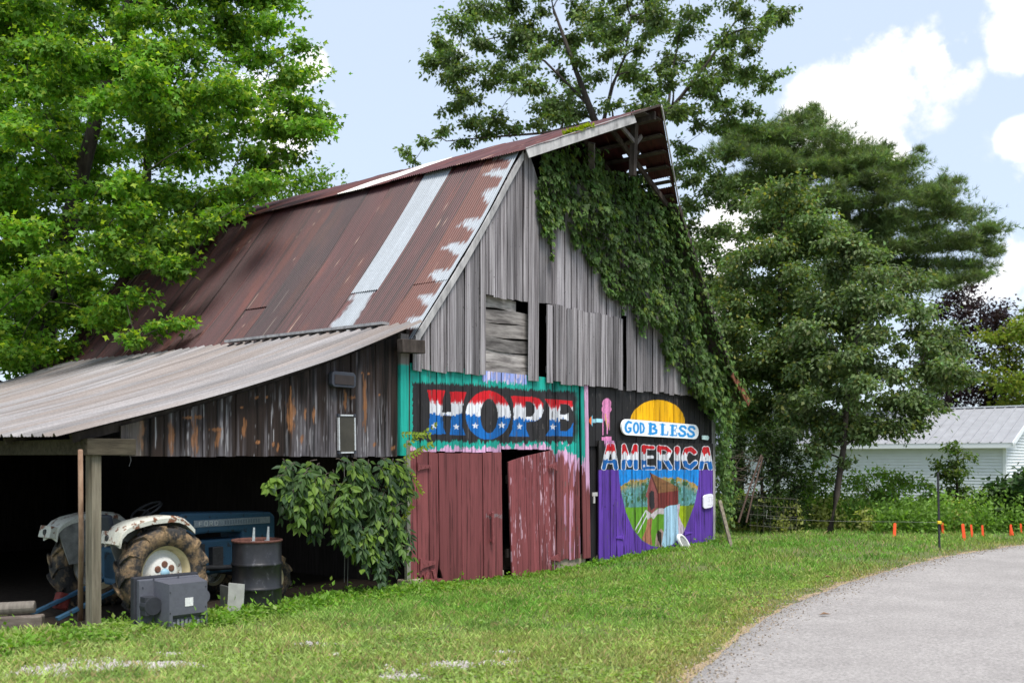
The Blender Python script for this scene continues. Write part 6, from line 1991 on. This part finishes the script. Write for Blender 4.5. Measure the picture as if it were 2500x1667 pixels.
Geo().box((-.02, -.03, .56), (.08, .05, .06)).build('insulator', simple('yellow plastic', (.7, .5, .03), .5), fp, bevel=.01)
wq = ground(1826, 1300)
pts = [Vector((b.x - .02, b.y - .03, .56)), Vector((b.x - .7, b.y + .35, .55)), Vector((b.x - 1.8, b.y + 1.0, .52)), Vector((b.x - 3.0, 21.8, .53)), Vector((wq.x, 22.8, .66))]
o = Geo().tube(pts, .0035, 5).build('fence_wire', simple('pale rope', (.22, .22, .2), .7)); tag(o, 'pale electric fence rope strung from the black post', 'rope')
rp = simple('rusty pipe', (.085, .055, .043), .8, 0, 30, .35)
o = Geo().tube([at(1803, 1275, 22.6), at(1830, 1190, 22.8), at(1859, 1110, 23.0)], .022, 8).build('rusty_rod', rp); tag(o, 'left of two rusty rods leaning in the dark shrub', 'rod', 'rusty rods by the barn corner')
o = Geo().tube([at(1822, 1275, 22.5), at(1842, 1190, 22.7), at(1862, 1115, 22.9)], .019, 8).build('rusty_rod', rp); tag(o, 'right of two rusty rods leaning in the dark shrub', 'rod', 'rusty rods by the barn corner')
a_ = ground(1787, 1334)
o = Geo().bar(a_ + Vector((0, 0, -.05)), at(1757, 1222, 21.6), .07, .05).build('leaning_board', M['post_wood'], bevel=.005); tag(o, 'grey weathered board leaning by the right barn corner', 'board')
wf = empty('wire_fence', at(1900, 1300, 23.2), 0, 'sagging thin wire fence in the dark shrub', 'fence'); wf.location.z = 0
wires = simple('old wire', (.10, .09, .08), .7, .2)
gg = Geo(); o0 = Vector(wf.location)
for z_ in (.25, .5, .72, .92):
    gg.tube([at(1828, 1250, 22.9).xy.to_3d() + Vector((0, 0, z_ + .06)) - o0, at(1890, 1250, 23.1).xy.to_3d() + Vector((0, 0, z_)) - o0, at(1945, 1250, 23.2).xy.to_3d() + Vector((0, 0, z_ - .03)) - o0], .004, 4)
gg.build('wire_strands', wires, wf)
gg = Geo()
for px in range(1832, 1945, 16): gg.tube([at(px, 1250, 23.0).xy.to_3d() + Vector((0, 0, .1)) - o0, at(px + 2, 1250, 23.0).xy.to_3d() + Vector((0, 0, .95)) - o0], .003, 4)
gg.build('wire_uprights', wires, wf)
# dead twigs by the corner
gg = Geo(); R3 = random.Random(4)
for k in range(26):
    p = at(R3.uniform(1770, 1825), R3.uniform(1120, 1235), 22.9)
    gg.tube([p, p + Vector((R3.uniform(-.1, .35), R3.uniform(-.1, .1), R3.uniform(-.1, .2))), p + Vector((R3.uniform(.1, .6), R3.uniform(-.1, .1), R3.uniform(-.15, .3)))], [.008, .006, .003], 4)
o = gg.build('dead_branches', simple('dead wood', (.10, .078, .064), .9), None); tag(o, 'tangle of dry dead branches beside the rusty rods', 'branches')
# dry leaves on the road
for k, (x, y, lab) in enumerate(((2022, 1410, 'small dry leaf lying far up the road'), (2015, 1502, 'curled dry brown leaf lying on the near asphalt'))):
    p = ground(x, y, .03)
    gg = Geo(); gg.add([(-.07, 0, 0), (-.02, -.035, .02), (.07, 0, .005), (-.01, .035, .025)], [(0, 1, 2), (0, 2, 3)])
    o = gg.build('dry_leaf', simple('dry leaf', (.20, .12, .07), .8)); o.location = p + Vector((0, 0, .012)); tag(o, lab, 'leaf')

# ------------------------------------------------------------------ lawn, ground cover and gravel
rg = np.random.default_rng(131)
def lawn_points(n, d0, d1, power=1.0):
    d = d0 + (d1 - d0) * rg.random(n) ** power
    x = rg.uniform(-.60, .60, n) * d
    return x, d
def road_dist(x, y):
    out = np.full(len(x), 1e9); inside = np.zeros(len(x), bool)
    E = A_[::3]; Nn = norm[::3]
    for i in range(0, len(x), 20000):
        dx = x[i:i + 20000, None] - E[None, :, 0]; dy = y[i:i + 20000, None] - E[None, :, 1]
        d2 = dx * dx + dy * dy; j = np.argmin(d2, 1); r = np.arange(len(j))
        sd = dx[r, j] * Nn[j, 0] + dy[r, j] * Nn[j, 1]
        out[i:i + 20000] = -sd
    return out                                   # positive on the grass side
GRAVEL = [(285, 1628, .95, .36), (400, 1600, .35, .10), (460, 1630, .30, .14), (120, 1640, .5, .18), (1090, 1625, .34, .12), (1210, 1622, .30, .10), (1232, 1595, .22, .07), (770, 1575, .28, .10), (820, 1600, .22, .08), (980, 1655, .4, .12), (30, 1610, .25, .08)]
GC = [(ground(x, y), rx, ry) for x, y, rx, ry in GRAVEL]
def gravel_field(x, y):
    f = np.zeros(len(x))
    for c, rx, ry in GC:
        f = np.maximum(f, 1.0 - np.hypot((x - c.x) / rx, (y - c.y) / (ry * 1.5)))
    return f + (fbm(x * 4.5, y * 4.5, 71) - .5) * 1.7
def in_lawn(x, y):
    p = np.stack([x, y, np.zeros(len(x))], 1)
    s, q = to_barn(p)
    m = ~((s > -5.0) & (s < 9.6) & (q > -.02))
    m &= ~((s <= -5.0) & (q > .6) & (q < 10) & (s > -6.5) & (rg.random(len(x)) > .3))
    rd = road_dist(x, y)
    return m & (rd > -.02 - .16 * sstep(.5, .75, fbm(x * 2.3, y * 2.3, 87))), s, q, rd
def grass_batch(n, d0, d1, h, w, power=1.0):
    x, y = lawn_points(n, d0, d1, power)
    m, s, q, rd = in_lawn(x, y)
    gv = gravel_field(x, y)
    bare = fbm(x * 1.3, y * 1.3, 73)
    m &= (gv < .42) | (rg.random(n) < .3)
    m &= (rg.random(n) < np.clip(.25 + 3.2 * (.66 - bare), .3, 1))
    m &= (rd > .10) | (rg.random(n) < .35)
    x, y, s, q, rd, bare = x[m], y[m], s[m], q[m], rd[m], bare[m]
    n = len(x)
    near_wall = np.clip(1 - np.abs(q + .35) / .55, 0, 1) * (s > -7) * (s < 9.8) * np.where(s > .3, .12, 1)
    z0 = gz(x, y)
    hh = h * rg.uniform(.5, 1.35, n) * (.65 + .8 * fbm(x * .8, y * .8, 75)) * (1 + .9 * near_wall * rg.random(n)) * np.clip(.4 + rd * .9, .4, 1)
    a = rg.uniform(0, 2 * math.pi, n); ww = w * rg.uniform(.7, 1.3, n)
    lean = rg.uniform(.1, .95, n) * hh; b = rg.uniform(0, 2 * math.pi, n)
    V = np.zeros((n, 4, 3))
    ca, sa = np.cos(a) * ww / 2, np.sin(a) * ww / 2
    V[:, 0] = np.stack([x - ca, y - sa, np.zeros(n)], 1); V[:, 1] = np.stack([x + ca, y + sa, np.zeros(n)], 1)
    mx, my = x + np.cos(b) * lean * .35, y + np.sin(b) * lean * .35
    V[:, 2] = np.stack([mx + ca * .8, my + sa * .8, hh * .62], 1)
    V[:, 3] = np.stack([x + np.cos(b) * lean, y + np.sin(b) * lean, hh], 1)
    V[:, :, 2] += z0[:, None]
    F = np.array([(0, 1, 2), (0, 2, 3)])[None] + (np.arange(n) * 4)[:, None, None]
    tone = fbm(x * .55, y * .55, 77); tone2 = fbm(x * 1.9, y * 1.9, 78)
    c = np.where((tone > .5)[:, None], np.array((.145, .315, .045)), np.array((.185, .345, .06)))
    fgd = sstep(12.5, 9.0, y + .25 * x)[:, None]                       # worn drive-in in the foreground is paler and mixed with clover
    c = c * (1 - fgd) + np.array((.33, .43, .13)) * fgd
    straw = (sstep(1.25, .0, rd + (fbm(x * 2.2, y * 2.2, 79) - .5) * 1.1) * .85 + .22 * sstep(.52, .7, fbm(x * .9, y * .9, 81)))[:, None]
    straw = straw * (rg.random((n, 1)) < .80)
    c = c * (1 - straw) + np.array((.36, .29, .12)) * straw
    yel = sstep(.48, .68, tone2)[:, None] * .55
    c = c * (1 - yel) + np.array((.27, .33, .075)) * yel
    drk = sstep(.56, .72, fbm(x * 1.2, y * 1.2, 84))[:, None] * .45
    c = c * (1 - drk) + np.array((.075, .20, .035)) * drk
    dead = (rg.random((n, 1)) < .10 + .15 * sstep(12, 9, y)[:, None])
    c = np.where(dead, np.array((.36, .30, .14)), c)
    c = c * rg.uniform(.6, 1.5, (n, 1)) * (.74 + .62 * fbm(x * 3, y * 3, 83))[:, None]
    return V.reshape(-1, 3), F.reshape(-1, 3), np.repeat(np.clip(c, .01, .8), 4, axis=0)
parts = [grass_batch(300000, 7.2, 16, .062, .009, 1.15), grass_batch(170000, 15, 30, .075, .014, 1.0), grass_batch(45000, 28, 60, .12, .04, 1.0)]
off = 0; Vs, Fs, Cs = [], [], []
for V, F, C in parts:
    Vs.append(V); Fs.append(F + off); Cs.append(C); off += len(V)
tag(mesh_np('grass', np.concatenate(Vs), np.concatenate(Fs), M['grass'], None, np.concatenate(Cs)), 'short mown lawn grass around the barn', 'grass', kind='stuff')
# clover and small broad leaves low in the lawn
n = 90000
x, y = lawn_points(n, 7.2, 16, 1.2)
m, s, q, rd = in_lawn(x, y)
cl_n = fbm(x * 1.1, y * 1.1, 91)
wall = np.clip(1 - np.abs(q + .4) / .6, 0, 1) * (s > -6.5) * (s < .6)
m &= (gravel_field(x, y) < .35) & ((cl_n > .5) | (wall > .2) | (rg.random(n) < .25)) & (rd > .3)
x, y, s, q, wall = x[m], y[m], s[m], q[m], wall[m]; n = len(x)
P_ = np.stack([x, y, gz(x, y) + .012 + rg.random(n) * (.035 + wall * .08)], 1)
c = np.where((rg.random(n) < .5)[:, None], np.array((.25, .38, .07)), np.array((.34, .44, .14))) * rg.uniform(.6, 1.35, (n, 1))
c = c * (1 - wall[:, None] * .5) + np.array((.17, .33, .04)) * wall[:, None] * .5
V, F, C = leaves(P_, rg.normal(0, 1, (n, 3)) * np.array((1, 1, .35)), rg.normal(0, .35, (n, 3)) + np.array((0, 0, 1)), rg.uniform(.025, .065, n) * (1 + wall * .6), T_OVAL, c)
tag(mesh_np('clover', V, F, M['leaf'], None, C), 'clover and small broad leaves low in the lawn', 'ground cover', kind='stuff')
# leafy weeds along the shed opening and the barn foot
npl = 900
s = np.concatenate([rg.uniform(-6.5, .4, 620), rg.uniform(.3, 9.6, 280)]); q = np.concatenate([rg.normal(-.45, .22, 620), rg.normal(-.16, .07, 280)])
hgt = np.concatenate([rg.uniform(.04, .15, 620), rg.uniform(.03, .08, 280)])
tall = rg.random(900) < .06; hgt[tall] *= 2.4
hgt[(np.abs(s + 4.8) < .22) & (q < .1)] *= .3
k = 12
u = rg.uniform(.1, 1, (npl, k))
wx_, wy_ = AX + UX * s - UY * q, AY + UY * s + UX * q
P_ = np.stack([wx_[:, None] + rg.normal(0, .06, (npl, k)), wy_[:, None] + rg.normal(0, .06, (npl, k)), u * hgt[:, None] + gz(wx_, wy_)[:, None]], -1).reshape(-1, 3)
T_ = rg.normal(0, .7, P_.shape) + np.array((0, 0, .35)); N_ = rg.normal(0, .6, P_.shape) + np.array((0, 0, .8))
C_ = np.array((.17, .33, .04))[None] * rg.uniform(.6, 1.4, (len(P_), 1)); C_[::9] = np.array((.22, .32, .05))
V, F, C = leaves(P_, T_, N_, rg.uniform(.035, .085, len(P_)), T_OVAL, C_)
tag(mesh_np('low_weeds', V, F, M['leaf'], None, C), 'bright leafy weeds along the foot of the barn and shed', 'weeds', kind='stuff')
# white gravel
n = 30000
xs, ys = [], []
for c, rx, ry in GC:
    k = int(15000 * rx * ry / sum(a * b for _, a, b in GC))
    xs.append(rg.normal(c.x, rx * .7, k)); ys.append(rg.normal(c.y, ry * 1.5, k))
x, y = np.concatenate(xs), np.concatenate(ys)
gv = gravel_field(x, y); m = (gv > .30) & (rg.random(len(x)) < sstep(.2, .6, gv)) & (road_dist(x, y) > .1)
x, y = x[m], y[m]
# loose chips along the edge of the asphalt
ei = rg.integers(60, len(A_) - 30, 2600); eo = rg.normal(.05, .16, 2600)
ex = A_[ei] + norm[ei] * eo[:, None] + rg.normal(0, .05, (2600, 2))
nchip = len(ex); x = np.concatenate([x, ex[:, 0]]); y = np.concatenate([y, ex[:, 1]]); n = len(x)
oct_v = np.array([(1, 0, 0), (-1, 0, 0), (0, 1, 0), (0, -1, 0), (0, 0, .8), (0, 0, -.8), ])
oct_f = np.array([(0, 2, 4), (2, 1, 4), (1, 3, 4), (3, 0, 4), (2, 0, 5), (1, 2, 5), (3, 1, 5), (0, 3, 5)])
sz = rg.uniform(.008, .024, n); sz[-nchip:] *= .55
jit = oct_v[None] * rg.uniform(.6, 1.3, (n, 6, 1)) * sz[:, None, None]
an = rg.uniform(0, 6.28, n); ca, sa = np.cos(an)[:, None], np.sin(an)[:, None]
V = np.stack([jit[..., 0] * ca - jit[..., 1] * sa + x[:, None], jit[..., 0] * sa + jit[..., 1] * ca + y[:, None], jit[..., 2] + sz[:, None] * .5 + np.where(np.arange(n) >= n - nchip, .02, 0)[:, None]], -1).reshape(-1, 3)
F = (oct_f[None] + (np.arange(n) * 6)[:, None, None]).reshape(-1, 3)
C = np.array((.43, .40, .385))[None] * rg.uniform(.6, 1.2, (n, 1)); C[-nchip:] = np.array((.30, .25, .20)) * rg.uniform(.5, 1.4, (nchip, 1)); C = np.repeat(C, 6, axis=0)
tag(mesh_np('gravel', V, F, vcol('white gravel', .9, 0, .2, 40, .1), None, C), 'patches of white gravel in the worn lawn', 'gravel', kind='stuff')
